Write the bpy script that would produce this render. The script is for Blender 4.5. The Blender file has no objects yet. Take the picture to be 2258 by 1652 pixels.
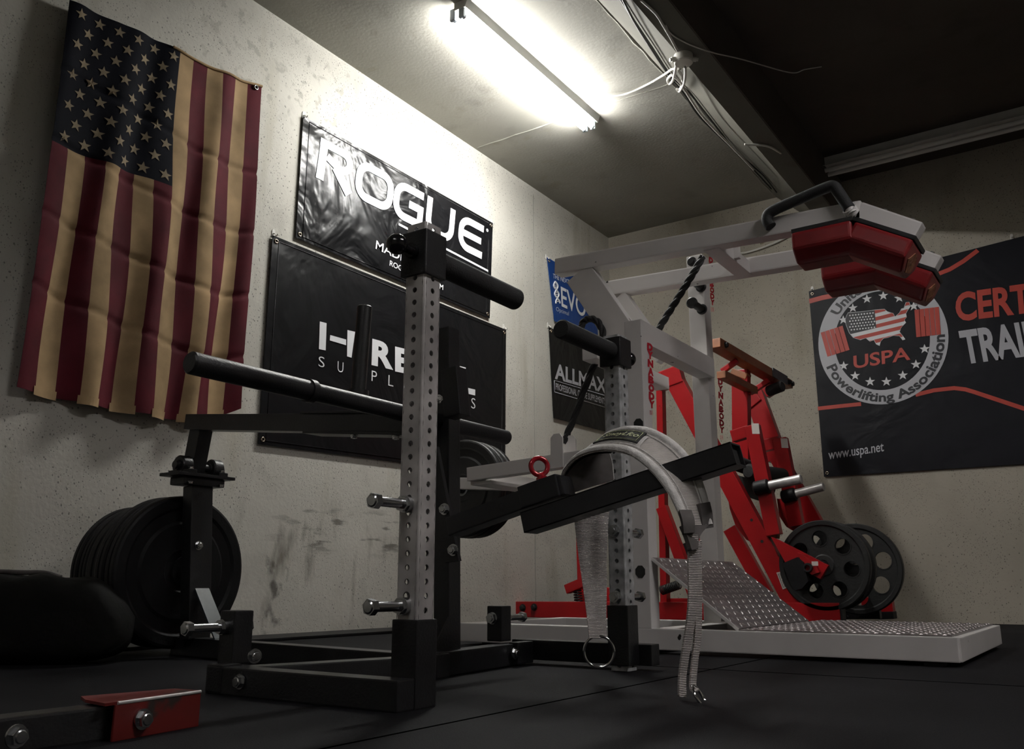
import bpy, bmesh, math, random
from math import sin, cos, pi, radians, atan, tan, sqrt
from mathutils import Vector, Matrix
from mathutils.geometry import tessellate_polygon
random.seed(7)
S = bpy.context.scene
COL = S.collection

# ------------------------------------------------------------------ camera
F_PX, CX, CY, HOR = 1950.0, 1129.0, 826.0, 1290.0
PITCH = atan((HOR - CY) / F_PX)
YAW = atan(1356.0 / (F_PX / cos(PITCH)))
CAM = Vector((0, 0, .21))
cam_data = bpy.data.cameras.new('camera'); cam = bpy.data.objects.new('camera', cam_data); COL.objects.link(cam)
cam.location = CAM; cam.rotation_euler = (pi / 2 + PITCH, 0, YAW)
cam_data.sensor_fit = 'HORIZONTAL'; cam_data.sensor_width = 36; cam_data.lens = F_PX / 2258 * 36
cam_data.clip_start = .02; cam_data.clip_end = 60
S.camera = cam
# ------------------------------------------------------------------ world, exposure
w = bpy.data.worlds.new('world'); S.world = w; w.use_nodes = True
w.node_tree.nodes['Background'].inputs[0].default_value = (0, 0, 0, 1)
w.node_tree.nodes['Background'].inputs[1].default_value = 0
S.view_settings.view_transform = 'Standard'; S.view_settings.look = 'None'
S.view_settings.exposure = 0.0; S.view_settings.gamma = 1; S.view_settings.use_curve_mapping = False
TUBE_STRENGTH = 172.0
FILL_STRENGTH = 130.0
BACK_STRENGTH = 50.0

# ------------------------------------------------------------------ measuring: a point of the place seen along one line of sight, on a known plane
FW = Vector((-sin(YAW) * cos(PITCH), cos(YAW) * cos(PITCH), sin(PITCH)))
RT = Vector((cos(YAW), sin(YAW), 0)); UP = RT.cross(FW)
def ray(x, y): return FW * F_PX + RT * (x - CX) - UP * (y - CY)
def aX(x, y, X): r = ray(x, y); return CAM + r * ((X - CAM.x) / r.x)
def aY(x, y, Y): r = ray(x, y); return CAM + r * ((Y - CAM.y) / r.y)
def aZ(x, y, Z): r = ray(x, y); return CAM + r * ((Z - CAM.z) / r.z)

# ------------------------------------------------------------------ materials
def mat(name, col, rough=.5, metal=0, var=.25, vscale=9, bump=.0, bscale=120, spec=.5, emit=None, coat=0, vdetail=4):
    m = bpy.data.materials.new(name); m.use_nodes = True
    nt = m.node_tree; N = nt.nodes; L = nt.links; b = N['Principled BSDF']
    b.inputs['Roughness'].default_value = rough; b.inputs['Metallic'].default_value = metal
    b.inputs['Specular IOR Level'].default_value = spec
    if coat: b.inputs['Coat Weight'].default_value = coat; b.inputs['Coat Roughness'].default_value = .15
    tc = N.new('ShaderNodeTexCoord')
    nz = N.new('ShaderNodeTexNoise'); nz.inputs['Scale'].default_value = vscale; nz.inputs['Detail'].default_value = vdetail
    L.new(tc.outputs['Object'], nz.inputs['Vector'])
    rmp = N.new('ShaderNodeValToRGB'); L.new(nz.outputs['Fac'], rmp.inputs['Fac'])
    rmp.color_ramp.elements[0].position = .3; rmp.color_ramp.elements[1].position = .7
    c = Vector(col)
    rmp.color_ramp.elements[0].color = (*(c * (1 - var)), 1); rmp.color_ramp.elements[1].color = (*[min(1, v * (1 + var * .6)) for v in c], 1)
    L.new(rmp.outputs['Color'], b.inputs['Base Color'])
    if bump:
        n2 = N.new('ShaderNodeTexNoise'); n2.inputs['Scale'].default_value = bscale; n2.inputs['Detail'].default_value = 3
        L.new(tc.outputs['Object'], n2.inputs['Vector'])
        bp = N.new('ShaderNodeBump'); bp.inputs['Strength'].default_value = bump; bp.inputs['Distance'].default_value = .01
        L.new(n2.outputs['Fac'], bp.inputs['Height']); L.new(bp.outputs['Normal'], b.inputs['Normal'])
    if emit:
        b.inputs['Emission Color'].default_value = (*emit[0], 1); b.inputs['Emission Strength'].default_value = emit[1]
    return m

def nd(m): return m.node_tree.nodes, m.node_tree.links, m.node_tree.nodes['Principled BSDF']
def mix_col(m, fac_socket, col, above=True):
    """lay a second colour over the base colour where fac is 1"""
    N, L, b = nd(m)
    src = b.inputs['Base Color'].links[0].from_socket
    mx = N.new('ShaderNodeMix'); mx.data_type = 'RGBA'
    L.new(fac_socket, mx.inputs[0]); L.new(src, mx.inputs[6]); mx.inputs[7].default_value = (*col, 1)
    L.new(mx.outputs[2], b.inputs['Base Color'])
def noise_mask(m, scale, lo, hi, detail=4, stretch=None, rough=.5):
    N, L, b = nd(m)
    tc = N.new('ShaderNodeTexCoord'); n = N.new('ShaderNodeTexNoise')
    n.inputs['Scale'].default_value = scale; n.inputs['Detail'].default_value = detail; n.inputs['Roughness'].default_value = rough
    v = tc.outputs['Object']
    if stretch:
        mp = N.new('ShaderNodeMapping'); mp.inputs['Scale'].default_value = stretch; L.new(v, mp.inputs['Vector']); v = mp.outputs['Vector']
    L.new(v, n.inputs['Vector'])
    r = N.new('ShaderNodeMapRange'); r.inputs[1].default_value = lo; r.inputs[2].default_value = hi
    L.new(n.outputs['Fac'], r.inputs[0]); return r.outputs[0]
def math_node(m, op, a, b=None):
    N, L, _ = nd(m); n = N.new('ShaderNodeMath'); n.operation = op
    for i, s in enumerate((a, b)):
        if s is None: continue
        if isinstance(s, (int, float)): n.inputs[i].default_value = s
        else: L.new(s, n.inputs[i])
    return n.outputs[0]

def concrete(name, col, pits=True, streak=True):
    m = mat(name, col, .85, var=.14, vscale=1.6, spec=.25, vdetail=6)
    N, L, b = nd(m)
    mix_col(m, noise_mask(m, 5, .58, .78, 6), tuple(c * .80 for c in col))
    if streak: mix_col(m, math_node(m, 'MULTIPLY', noise_mask(m, 3.0, .60, .74, 5, (2.2, 2.2, .35)), .5), (col[0] * .72, col[1] * .70, col[2] * .62))
    tc = N.new('ShaderNodeTexCoord')
    hs = []
    if pits:
        for sc, lo, hi, seed in ((52, .12, .19, 0), (110, .15, .23, 3.7)):
            mp = N.new('ShaderNodeMapping'); mp.inputs['Location'].default_value = (seed, seed, seed); mp.inputs['Scale'].default_value = (1, 1, .8)
            L.new(tc.outputs['Object'], mp.inputs['Vector'])
            v = N.new('ShaderNodeTexVoronoi'); v.inputs['Scale'].default_value = sc; L.new(mp.outputs['Vector'], v.inputs['Vector'])
            r = N.new('ShaderNodeMapRange'); r.inputs[1].default_value = hi; r.inputs[2].default_value = lo; L.new(v.outputs['Distance'], r.inputs[0])
            k = math_node(m, 'MULTIPLY', r.outputs[0], noise_mask(m, 2.2 + seed, .40, .50, 3))
            hs.append(k)
        pit = math_node(m, 'MAXIMUM', hs[0], hs[1])
        mix_col(m, math_node(m, 'MULTIPLY', pit, .75), tuple(c * .25 for c in col))
    n2 = N.new('ShaderNodeTexNoise'); n2.inputs['Scale'].default_value = 60; n2.inputs['Detail'].default_value = 6
    L.new(tc.outputs['Object'], n2.inputs['Vector'])
    h = n2.outputs['Fac']
    if pits: h = math_node(m, 'SUBTRACT', h, math_node(m, 'MULTIPLY', pit, 1.5))
    bp = N.new('ShaderNodeBump'); bp.inputs['Strength'].default_value = .22; bp.inputs['Distance'].default_value = .006
    L.new(h, bp.inputs['Height']); L.new(bp.outputs['Normal'], b.inputs['Normal'])
    return m

def vinyl(name, col, rough=.28, wr=1.0, spec=.6):
    """printed glossy banner vinyl with soft creases"""
    m = mat(name, col, rough, var=.1, spec=spec)
    N, L, b = nd(m); tc = N.new('ShaderNodeTexCoord')
    n1 = N.new('ShaderNodeTexNoise'); n1.inputs['Scale'].default_value = 2.8; n1.inputs['Detail'].default_value = 3; n1.inputs['Distortion'].default_value = 1.2
    n2 = N.new('ShaderNodeTexNoise'); n2.inputs['Scale'].default_value = 26; n2.inputs['Detail'].default_value = 2
    L.new(tc.outputs['Object'], n1.inputs['Vector']); L.new(tc.outputs['Object'], n2.inputs['Vector'])
    h = math_node(m, 'ADD', n1.outputs['Fac'], math_node(m, 'MULTIPLY', n2.outputs['Fac'], .025))
    bp = N.new('ShaderNodeBump'); bp.inputs['Strength'].default_value = .6 * wr; bp.inputs['Distance'].default_value = .06
    L.new(h, bp.inputs['Height']); L.new(bp.outputs['Normal'], b.inputs['Normal'])
    return m

def chipped(name, col, rough, chip=(.02, .018, .016), lo=.735, hi=.75, scale=26):
    m = mat(name, col, rough, var=.08, vscale=3)
    mix_col(m, noise_mask(m, scale, lo, hi, 3, (1, 1, 1)), chip)
    mix_col(m, math_node(m, 'MULTIPLY', noise_mask(m, 4, .5, .8, 6), .35), tuple(c * .6 for c in col))
    return m

M = {}
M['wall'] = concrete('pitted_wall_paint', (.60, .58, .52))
def scuffs(m, c, half, scale, lo, hi, stretch, col, k):
    N, L, b = nd(m); tc = N.new('ShaderNodeTexCoord'); sp = N.new('ShaderNodeSeparateXYZ'); L.new(tc.outputs['Object'], sp.inputs[0])
    f = noise_mask(m, scale, lo, hi, 5, stretch)
    for i in (1, 2):
        d = math_node(m, 'ABSOLUTE', math_node(m, 'SUBTRACT', sp.outputs[i], c[i - 1])); r = N.new('ShaderNodeMapRange'); L.new(d, r.inputs[0]); r.inputs[1].default_value = half[i - 1]; r.inputs[2].default_value = half[i - 1] * .5
        f = math_node(m, 'MULTIPLY', f, r.outputs[0])
    mix_col(m, math_node(m, 'MULTIPLY', f, k), col)
scuffs(M['wall'], (2.85, .32), (.55, .32), 5, .56, .70, (1, 2.2, .7), (.16, .145, .115), .8)
scuffs(M['wall'], (2.60, .18), (.10, .22), 14, .50, .62, (1, 1.2, .8), (.09, .08, .07), .85)
scuffs(M['wall'], (3.05, .45), (.55, .12), 9, .57, .66, (1, .6, 3.0), (.14, .13, .11), .8)
scuffs(M['wall'], (2.5, 2.55), (.7, .3), 17, .57, .64, (1, 1, 1), (.30, .29, .25), .5)
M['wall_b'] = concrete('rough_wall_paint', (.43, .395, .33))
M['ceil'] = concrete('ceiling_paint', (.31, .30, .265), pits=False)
M['shaded_ceil'] = concrete('shaded_ceiling_paint', (.085, .070, .058), pits=False)  # ceiling beyond the beam: the beam's shade is painted into this colour
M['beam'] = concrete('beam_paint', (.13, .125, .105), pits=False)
M['far_wall'] = concrete('dim_wall_paint', (.30, .28, .24), pits=False)
M['black'] = mat('black_powder_coat', (.012, .012, .0135), .40, var=.3, bump=.12, bscale=260)
M['black_rub'] = mat('worn_black_enamel', (.013, .013, .0145), .38, var=.3, bump=.08, bscale=200)
mix_col(M['black_rub'], math_node(M['black_rub'], 'MULTIPLY', noise_mask(M['black_rub'], 9, .62, .75, 5), .5), (.045, .045, .05))
M['rubber'] = mat('bumper_rubber', (.010, .010, .011), .5, var=.3, bump=.1, bscale=90, spec=.2)
M['grip'] = mat('black_foam_grip', (.012, .012, .013), .75, var=.2, bump=.2, bscale=300)
M['gloss_black'] = mat('black_plastic_knob', (.01, .01, .011), .15, var=.1)
M['steel'] = mat('bare_steel', (.60, .575, .565), .40, .35, var=.35, vscale=14, bump=.05, bscale=40)
mix_col(M['steel'], math_node(M['steel'], 'MULTIPLY', noise_mask(M['steel'], 7, .5, .72, 6, (1, 1, .5)), .55), (.16, .145, .14))
M['galv'] = mat('galvanized_steel', (.55, .56, .57), .42, .35, var=.45, vscale=38, bump=.05, bscale=60)
M['zinc'] = mat('zinc_bolt', (.62, .63, .64), .24, 1, var=.2, vscale=40)
M['chrome'] = mat('chrome', (.75, .75, .76), .12, 1, var=.05)
M['white'] = chipped('chipped_white_paint', (.74, .715, .70), .36)
M['red'] = chipped('red_machine_paint', (.34, .005, .008), .34, lo=.74, hi=.76)
M['tan'] = mat('tan_rail', (.30, .11, .045), .5, var=.3, vscale=12)
M['redpad'] = mat('red_vinyl_pad', (.20, .010, .013), .34, var=.12, bump=.12, bscale=14)
M['torn'] = mat('torn_pad_foam', (.30, .12, .06), .8, var=.5, vscale=40, bump=.5, bscale=60)
M['eye'] = mat('red_eye_bolt_enamel', (.36, .008, .018), .18, .3, var=.1, coat=.6)
M['basered'] = chipped('scuffed_red_bracket', (.11, .005, .004), .5, lo=.60, hi=.66, scale=14)
M['lever'] = mat('black_lever_enamel', (.018, .018, .021), .36, var=.25, bump=.05, bscale=120)
M['belt'] = mat('grey_webbing', (.64, .60, .57), .9, var=.2, vscale=30, spec=.15)
M['belt_trim'] = mat('light_grey_trim', (.68, .66, .64), .95, var=.2, vscale=60, bump=.3, bscale=300, spec=.1)
M['belt_dark'] = mat('dark_belt_lining', (.11, .10, .097), .9, var=.5, vscale=16, spec=.15)
M['label'] = mat('black_woven_label', (.012, .012, .011), .9, var=.3, vscale=80)
M['label_text'] = mat('olive_thread', (.62, .64, .38), .9, var=.4, vscale=200)
M['patch'] = mat('grey_gusset_paint', (.055, .068, .074), .4, var=.35, vscale=18)
M['plate'] = mat('black_iron_plate', (.014, .014, .014), .5, var=.3, bump=.15, bscale=80)
M['rope'] = mat('black_nylon_rope', (.013, .013, .014), .7, var=.3, vscale=80, bump=.3, bscale=120)
M['cable_w'] = mat('white_cable', (.62, .60, .56), .5, var=.1)
M['cable_k'] = mat('black_cable', (.02, .02, .02), .5, var=.1)
M['plastic'] = mat('white_box_plastic', (.55, .53, .48), .5, var=.1)
M['fixture'] = mat('fixture_enamel', (.60, .60, .58), .4, var=.05)
M['cap'] = mat('tube_end_cap', (.5, .55, .6), .3, .8, var=.05)
M['tube'] = mat('lit_fluorescent_tube', (.9, .9, .9), .4, var=0, emit=((1.0, .995, .965), TUBE_STRENGTH))
M['tube_fill'] = mat('added_fill_tube', (.9, .9, .9), .4, var=0, emit=((1.0, .96, .95), FILL_STRENGTH))  # for the added fill fitting on the right
M['tube_fill_back'] = mat('added_back_fill_tube', (.9, .9, .9), .4, var=0, emit=((1.0, .97, .96), BACK_STRENGTH))  # for the added fill fitting behind the camera
M['tube_off'] = mat('unlit_fluorescent_tube', (.75, .75, .73), .3, var=.03)
M['vin'] = vinyl('black_gloss_vinyl', (.008, .008, .009), .26, .9, .22)
M['vin2'] = vinyl('black_satin_vinyl', (.007, .007, .008), .36, .4, .18)
M['vin3'] = vinyl('black_banner_fabric', (.008, .008, .012), .5, .3, .2)
M['vin_blue'] = vinyl('blue_banner_vinyl', (.009, .050, .22), .45, .3, .3)
M['print_w'] = mat('white_print', (.80, .80, .82), .45, var=.04)
M['print_g'] = mat('grey_print', (.50, .50, .54), .5, var=.04)
M['print_r'] = mat('red_print', (.50, .055, .035), .5, var=.05)
M['print_k'] = mat('black_print', (.012, .012, .018), .5, var=.05)
M['decal'] = mat('red_decal', (.55, .01, .03), .4, var=.05)
M['sticker'] = mat('white_sticker', (.62, .57, .53), .5, var=.05)
M['hook'] = mat('white_plastic_hook', (.72, .70, .66), .4, var=.05)
M['brass'] = mat('grommet', (.6, .5, .4), .25, 1, var=.1)
M['f_red'] = mat('flag_red_cloth', (.085, .006, .013), .8, var=.25, vscale=8, spec=.2, bump=.12, bscale=500)
M['f_tan'] = mat('flag_tea_stained_cloth', (.40, .275, .15), .85, var=.35, vscale=7, spec=.15, bump=.12, bscale=500, vdetail=7)
M['f_navy'] = mat('flag_navy_cloth', (.0045, .005, .010), .8, var=.2, vscale=8, spec=.1, bump=.1, bscale=500)
M['f_star'] = mat('flag_star_cloth', (.27, .21, .13), .85, var=.25, vscale=30)
M['tread'] = mat('tread_plate_steel', (.34, .31, .31), .36, .75, var=.35, vscale=6, bump=.05, bscale=40)
M['dark'] = mat('dark_shadowed_steel', (.01, .01, .01), .6, var=.2)
M['joint'] = mat('mat_joint_shadow_gap', (.0008, .0008, .0008), .9, var=0, spec=0)
M['bag'] = mat('black_bag_canvas', (.005, .005, .0045), .75, var=.3, bump=.3, bscale=30, spec=.12)

# rubber floor: mats butted edge to edge
M['floor'] = mat('black_rubber_mat', (.0075, .0075, .0088), .62, var=.35, vscale=2.5, bump=.25, bscale=420, vdetail=8, spec=.06)
fm = M['floor']; N_, L_, b_ = nd(fm)
mix_col(fm, math_node(fm, 'MULTIPLY', noise_mask(fm, 1.4, .5, .75, 7), .6), (.024, .024, .027))
vv = N_.new('ShaderNodeTexVoronoi'); vv.inputs['Scale'].default_value = 70; tcf = N_.new('ShaderNodeTexCoord'); L_.new(tcf.outputs['Object'], vv.inputs['Vector'])
rr = N_.new('ShaderNodeMapRange'); rr.inputs[1].default_value = .07; rr.inputs[2].default_value = .05; L_.new(vv.outputs['Distance'], rr.inputs[0])
mix_col(fm, math_node(fm, 'MULTIPLY', math_node(fm, 'MULTIPLY', rr.outputs[0], noise_mask(fm, 6, .6, .66, 2)), .5), (.22, .22, .22))

# webbing ribs
def ribs(m, scale):
    N, L, b = nd(m); tc = N.new('ShaderNodeTexCoord')
    wv = N.new('ShaderNodeTexWave'); wv.wave_type = 'BANDS'; wv.bands_direction = 'Z'; wv.inputs['Scale'].default_value = scale; wv.inputs['Distortion'].default_value = 1.0; wv.inputs['Detail Scale'].default_value = 3
    L.new(tc.outputs['Object'], wv.inputs['Vector'])
    mix_col(m, math_node(m, 'MULTIPLY', wv.outputs['Fac'], .5), (.24, .215, .205))
    bp = N.new('ShaderNodeBump'); bp.inputs['Strength'].default_value = .5; bp.inputs['Distance'].default_value = .003
    L.new(wv.outputs['Fac'], bp.inputs['Height']); L.new(bp.outputs['Normal'], b.inputs['Normal'])
ribs(M['belt'], 100)

# ------------------------------------------------------------------ mesh building
class MB:
    def __init__(s): s.V = []; s.F = []; s.MI = []; s.SM = []
    def add(s, V, F, mi=0, smooth=False):
        o = len(s.V); s.V += [Vector(v) for v in V]
        for f in F: s.F.append([i + o for i in f]); s.MI.append(mi); s.SM.append(smooth)
        return s
    def box(s, c, size, rot=None, bev=.002, mi=0):
        bm = bmesh.new(); bmesh.ops.create_cube(bm, size=1)
        for v in bm.verts: v.co = Vector((v.co.x * size[0], v.co.y * size[1], v.co.z * size[2]))
        if bev: bmesh.ops.bevel(bm, geom=bm.edges[:], offset=min(bev, min(size) * .3), segments=2, profile=.7, affect='EDGES')
        R = rot if rot else Matrix.Identity(3)
        bm.verts.index_update()
        V = [R @ v.co + Vector(c) for v in bm.verts]; F = [[v.index for v in f.verts] for f in bm.faces]; bm.free()
        return s.add(V, F, mi)
    def span(s, a, b, bev=.002, mi=0):
        a = Vector(a); b = Vector(b); return s.box((a + b) / 2, [abs(x) for x in (b - a)], None, bev, mi)
    def beam(s, p, q, wd, h, up=(0, 0, 1), bev=.003, mi=0, ext=0):
        p = Vector(p); q = Vector(q); d = q - p; L = d.length; x = d.normalized(); y = Vector(up).cross(x).normalized(); z = x.cross(y)
        R = Matrix((x, y, z)).transposed()
        return s.box((p + q) / 2, (L + 2 * ext, wd, h), R, bev, mi)
    def cyl(s, p, q, r, r2=None, n=24, cap=True, mi=0, bev=0):
        p = Vector(p); q = Vector(q); r2 = r if r2 is None else r2; d = (q - p); a = d.normalized()
        if bev:
            L = d.length
            return s.lathe(p, a, [(0, 0), (r - bev, 0), (r, bev), (r2, L - bev), (r2 - bev, L), (0, L)], n, mi)
        u = a.orthogonal().normalized(); v = a.cross(u)
        ring = lambda c, rr: [c + (u * cos(2 * pi * i / n) + v * sin(2 * pi * i / n)) * rr for i in range(n)]
        A = ring(p, r); B = ring(q, r2)
        s.add(A + B, [[i, (i + 1) % n, n + (i + 1) % n, n + i] for i in range(n)], mi, True)
        if cap: s.add(A, [list(range(n))[::-1]], mi); s.add(B, [list(range(n))], mi)
        return s
    def lathe(s, o, axis, prof, n=40, mi=0, smooth=True):
        """prof: (radius, height) pairs; each segment gets verts of its own so edges stay crisp"""
        o = Vector(o); a = Vector(axis).normalized(); u = a.orthogonal().normalized(); v = a.cross(u)
        for (r0, h0), (r1, h1) in zip(prof[:-1], prof[1:]):
            A = [o + a * h0 + (u * cos(2 * pi * i / n) + v * sin(2 * pi * i / n)) * r0 for i in range(n)]
            B = [o + a * h1 + (u * cos(2 * pi * i / n) + v * sin(2 * pi * i / n)) * r1 for i in range(n)]
            if r0 < 1e-6: s.add([A[0]] + B, [[0, 1 + i, 1 + (i + 1) % n] for i in range(n)], mi, smooth)
            elif r1 < 1e-6: s.add(A + [B[0]], [[i, (i + 1) % n, n] for i in range(n)], mi, smooth)
            else: s.add(A + B, [[i, (i + 1) % n, n + (i + 1) % n, n + i] for i in range(n)], mi, smooth)
        return s
    def hexa(s, p, q, r, mi=0): return s.cyl(p, q, r, n=6, mi=mi) and s.flat_last(6)
    def flat_last(s, k):
        for i in range(len(s.SM) - k - 2, len(s.SM)): s.SM[i] = False
        return s
    def sphere(s, c, r, n=20, mi=0, squash=(1, 1, 1)):
        V = []; F = []; m = n // 2
        for j in range(m + 1):
            for i in range(n):
                t = pi * j / m; f = 2 * pi * i / n
                V.append(Vector(c) + Vector((r * sin(t) * cos(f) * squash[0], r * sin(t) * sin(f) * squash[1], r * cos(t) * squash[2])))
        for j in range(m):
            for i in range(n): F.append([j * n + i, (j + 1) * n + i, (j + 1) * n + (i + 1) % n, j * n + (i + 1) % n])
        return s.add(V, F, mi, True)
    def torus(s, c, nrm, R, r, n=40, k=14, mi=0, arc=1.0, start=0, u=None):
        a = Vector(nrm).normalized(); u = Vector(u).normalized() if u else a.orthogonal().normalized(); v = a.cross(u)
        pts = [Vector(c) + (u * cos(2 * pi * (start + arc * i / n)) + v * sin(2 * pi * (start + arc * i / n))) * R for i in range(n + (arc < 1))]
        return s.tube(pts, r, k, closed=arc >= 1, mi=mi)
    def tube(s, pts, r, k=12, closed=False, mi=0, radii=None):
        pts = [Vector(p) for p in pts]; n = len(pts); V = []; F = []; u = None
        for i in range(n):
            a = pts[(i + 1) % n] if (closed or i < n - 1) else pts[i]
            b = pts[i - 1] if (closed or i > 0) else pts[i]
            t = (a - b).normalized()
            if u is None: u = t.orthogonal().normalized()
            u = (u - t * u.dot(t)).normalized(); v = t.cross(u); rr = radii[i] if radii else r
            V += [pts[i] + (u * cos(2 * pi * j / k) + v * sin(2 * pi * j / k)) * rr for j in range(k)]
        for i in range(n if closed else n - 1):
            i2 = (i + 1) % n
            for j in range(k): F.append([i * k + j, i * k + (j + 1) % k, i2 * k + (j + 1) % k, i2 * k + j])
        s.add(V, F, mi, True)
        if not closed: s.add(V[:k], [list(range(k))[::-1]], mi); s.add(V[-k:], [list(range(k))], mi)
        return s
    def prism(s, pts, d, mi=0):
        pts = [Vector(p) for p in pts]; d = Vector(d); n = len(pts)
        T = [list(t) for t in tessellate_polygon([pts])]
        s.add(pts, T, mi); s.add([p + d for p in pts], [t[::-1] for t in T], mi)
        V = []; F = []
        for i in range(n):
            j = (i + 1) % n; o = len(V); V += [pts[i], pts[j], pts[j] + d, pts[i] + d]; F.append([o, o + 1, o + 2, o + 3])
        return s.add(V, F, mi)
    def bolt(s, p, d, r, h=None, stem=0, washer=True, mi=0):
        """hex head sitting on surface point p, pointing along d"""
        p = Vector(p); d = Vector(d).normalized(); h = h or r * .7
        if washer: s.cyl(p, p + d * r * .25, r * 1.25, n=20, mi=mi)
        s.hexa(p + d * r * .25, p + d * (r * .25 + h), r, mi)
        s.lathe(p + d * (r * .25 + h), d, [(r * .75, 0), (r * .6, r * .12), (0, r * .14)], 16, mi)
        return s

ORG = {}
def mesh_obj(mb, name, mats, origin):
    me = bpy.data.meshes.new(name)
    me.from_pydata([tuple(v - origin) for v in mb.V], [], mb.F)
    for m in (mats if isinstance(mats, (list, tuple)) else [mats]): me.materials.append(m)
    me.polygons.foreach_set('material_index', mb.MI); me.polygons.foreach_set('use_smooth', mb.SM)
    bm = bmesh.new(); bm.from_mesh(me); bmesh.ops.recalc_face_normals(bm, faces=bm.faces[:]); bm.to_mesh(me); bm.free()
    me.update(); o = bpy.data.objects.new(name, me); COL.objects.link(o); return o
def tag(o, label, cat, group=None):
    o['label'] = label; o['category'] = cat
    if group: o['group'] = group
    return o
def thing(name, label, cat, loc=(0, 0, 0), group=None):
    o = bpy.data.objects.new(name, None); COL.objects.link(o); o.location = loc; o.empty_display_size = .05
    ORG[o.name] = Vector(loc); return tag(o, label, cat, group)
def part(mb, name, mats, parent, label=None):
    o = mesh_obj(mb, name, mats, ORG[parent.name]); ORG[o.name] = ORG[parent.name]; o.parent = parent
    if label: o['label'] = label
    return o
def solo(mb, name, mats, label, cat, loc, group=None):
    o = mesh_obj(mb, name, mats, Vector(loc)); o.location = loc; ORG[o.name] = Vector(loc); return tag(o, label, cat, group)
def struct(mb, name, mats):
    o = mesh_obj(mb, name, mats, Vector((0, 0, 0))); o['kind'] = 'structure'; return o
def copy_tree(o, parent=None, delta=(0, 0, 0)):
    c = o.copy(); COL.objects.link(c)
    if parent: c.parent = parent
    else: c.location = Vector(o.location) + Vector(delta)
    for ch in [x for x in o.children]: copy_tree(ch, c)
    return c

def catmull(pts, n):
    P = [Vector(p) for p in pts]; P = [P[0] * 2 - P[1]] + P + [P[-1] * 2 - P[-2]]; out = []; m = len(P) - 3
    for k in range(n + 1):
        t = m * k / n; i = min(int(t), m - 1); t -= i; a, b, c, d = P[i:i + 4]
        out.append(.5 * ((2 * b) + (c - a) * t + (2 * a - 5 * b + 4 * c - d) * t * t + (3 * b - a - 3 * c + d) * t ** 3))
    return out

def eval_curve(cu):
    o = bpy.data.objects.new('tmp', cu); COL.objects.link(o)
    dg = bpy.context.evaluated_depsgraph_get(); dg.update()
    ev = o.evaluated_get(dg); me = ev.to_mesh()
    V = [tuple(v.co) for v in me.vertices]; F = [list(p.vertices) for p in me.polygons]
    ev.to_mesh_clear(); bpy.data.objects.remove(o); bpy.data.curves.remove(cu); return V, F
def text2d(t, bold=0.0, space=1.0):
    cu = bpy.data.curves.new('tmp', 'FONT'); cu.body = t; cu.size = 1; cu.offset = bold; cu.space_character = space; cu.resolution_u = 4
    cu.fill_mode = 'FRONT'
    return eval_curve(cu)
def fill2d(loops, extrude=0):
    cu = bpy.data.curves.new('tmp', 'CURVE'); cu.dimensions = '2D'; cu.fill_mode = 'BOTH'; cu.extrude = extrude
    for lp in loops:
        sp = cu.splines.new('POLY'); sp.points.add(len(lp) - 1); sp.use_cyclic_u = True
        for q, p in zip(sp.points, lp): q.co = (p[0], p[1], 0, 1)
    return eval_curve(cu)
def fit(VF, x0, x1, y0, y1, skew=0):
    V, F = VF; xs = [v[0] for v in V]; ys = [v[1] for v in V]; a, b, c, d = min(xs), max(xs), min(ys), max(ys)
    W = [(x0 + (v[0] - a) / (b - a) * (x1 - x0), y0 + (v[1] - c) / (d - c) * (y1 - y0)) for v in V]
    return [(x + skew * (y - y0), y) for x, y in W], F
def stroke(mb, pts, wd, place, mi=0):
    n = len(pts); P = [Vector((p[0], p[1])) for p in pts]; L = []; R = []
    for i in range(n):
        d1 = (P[i] - P[i - 1]).normalized() if i else None; d2 = (P[i + 1] - P[i]).normalized() if i < n - 1 else None
        d = ((d1 or d2) + (d2 or d1)).normalized(); nn = Vector((-d.y, d.x)); k = 1 / max(.5, nn.dot(Vector((-(d1 or d2).y, (d1 or d2).x))))
        L.append(P[i] + nn * wd / 2 * k); R.append(P[i] - nn * wd / 2 * k)
    V = [place(*p) for p in L + R]
    mb.add(V, [[i, i + 1, n + i + 1, n + i] for i in range(n - 1)], mi)
def arc(cx, cy, r, a0, a1, n=8, ry=None): return [(cx + r * cos(radians(a0 + (a1 - a0) * i / n)), cy + (ry or r) * sin(radians(a0 + (a1 - a0) * i / n))) for i in range(n + 1)]
def star(c, r, rot=90): return [(c[0] + (r if k % 2 == 0 else r * .40) * cos(radians(rot + 36 * k)), c[1] + (r if k % 2 == 0 else r * .40) * sin(radians(rot + 36 * k))) for k in range(10)]
#==SETTING==
# ================================================================== THE ROOM
XA, YB, ZC = -2.95, 5.68, 2.80
XR, YF = 2.6, -2.2
struct(MB().span((XA - .3, YF - .3, -.2), (XR + .3, YB + .3, 0), 0), 'floor', M['floor'])
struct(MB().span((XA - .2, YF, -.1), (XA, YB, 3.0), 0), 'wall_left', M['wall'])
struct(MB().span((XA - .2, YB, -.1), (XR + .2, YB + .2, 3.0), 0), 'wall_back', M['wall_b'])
struct(MB().span((XR, YF, -.1), (XR + .2, YB, 3.0), 0), 'wall_right', M['far_wall'])
struct(MB().span((XA - .2, YF - .2, -.1), (XR + .2, YF, 3.0), 0), 'wall_front', M['far_wall'])
b0 = aZ(1319, 0, ZC).x; ZBM = 2.50; b1 = aZ(1394, 0, ZBM).x; b2 = aZ(1474, 0, ZBM).x
mbm = MB(); mbm.span((XA - .2, YF, ZC), (b0, YB, ZC + .2), 0)
struct(mbm, 'ceiling', M['ceil'])
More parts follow.
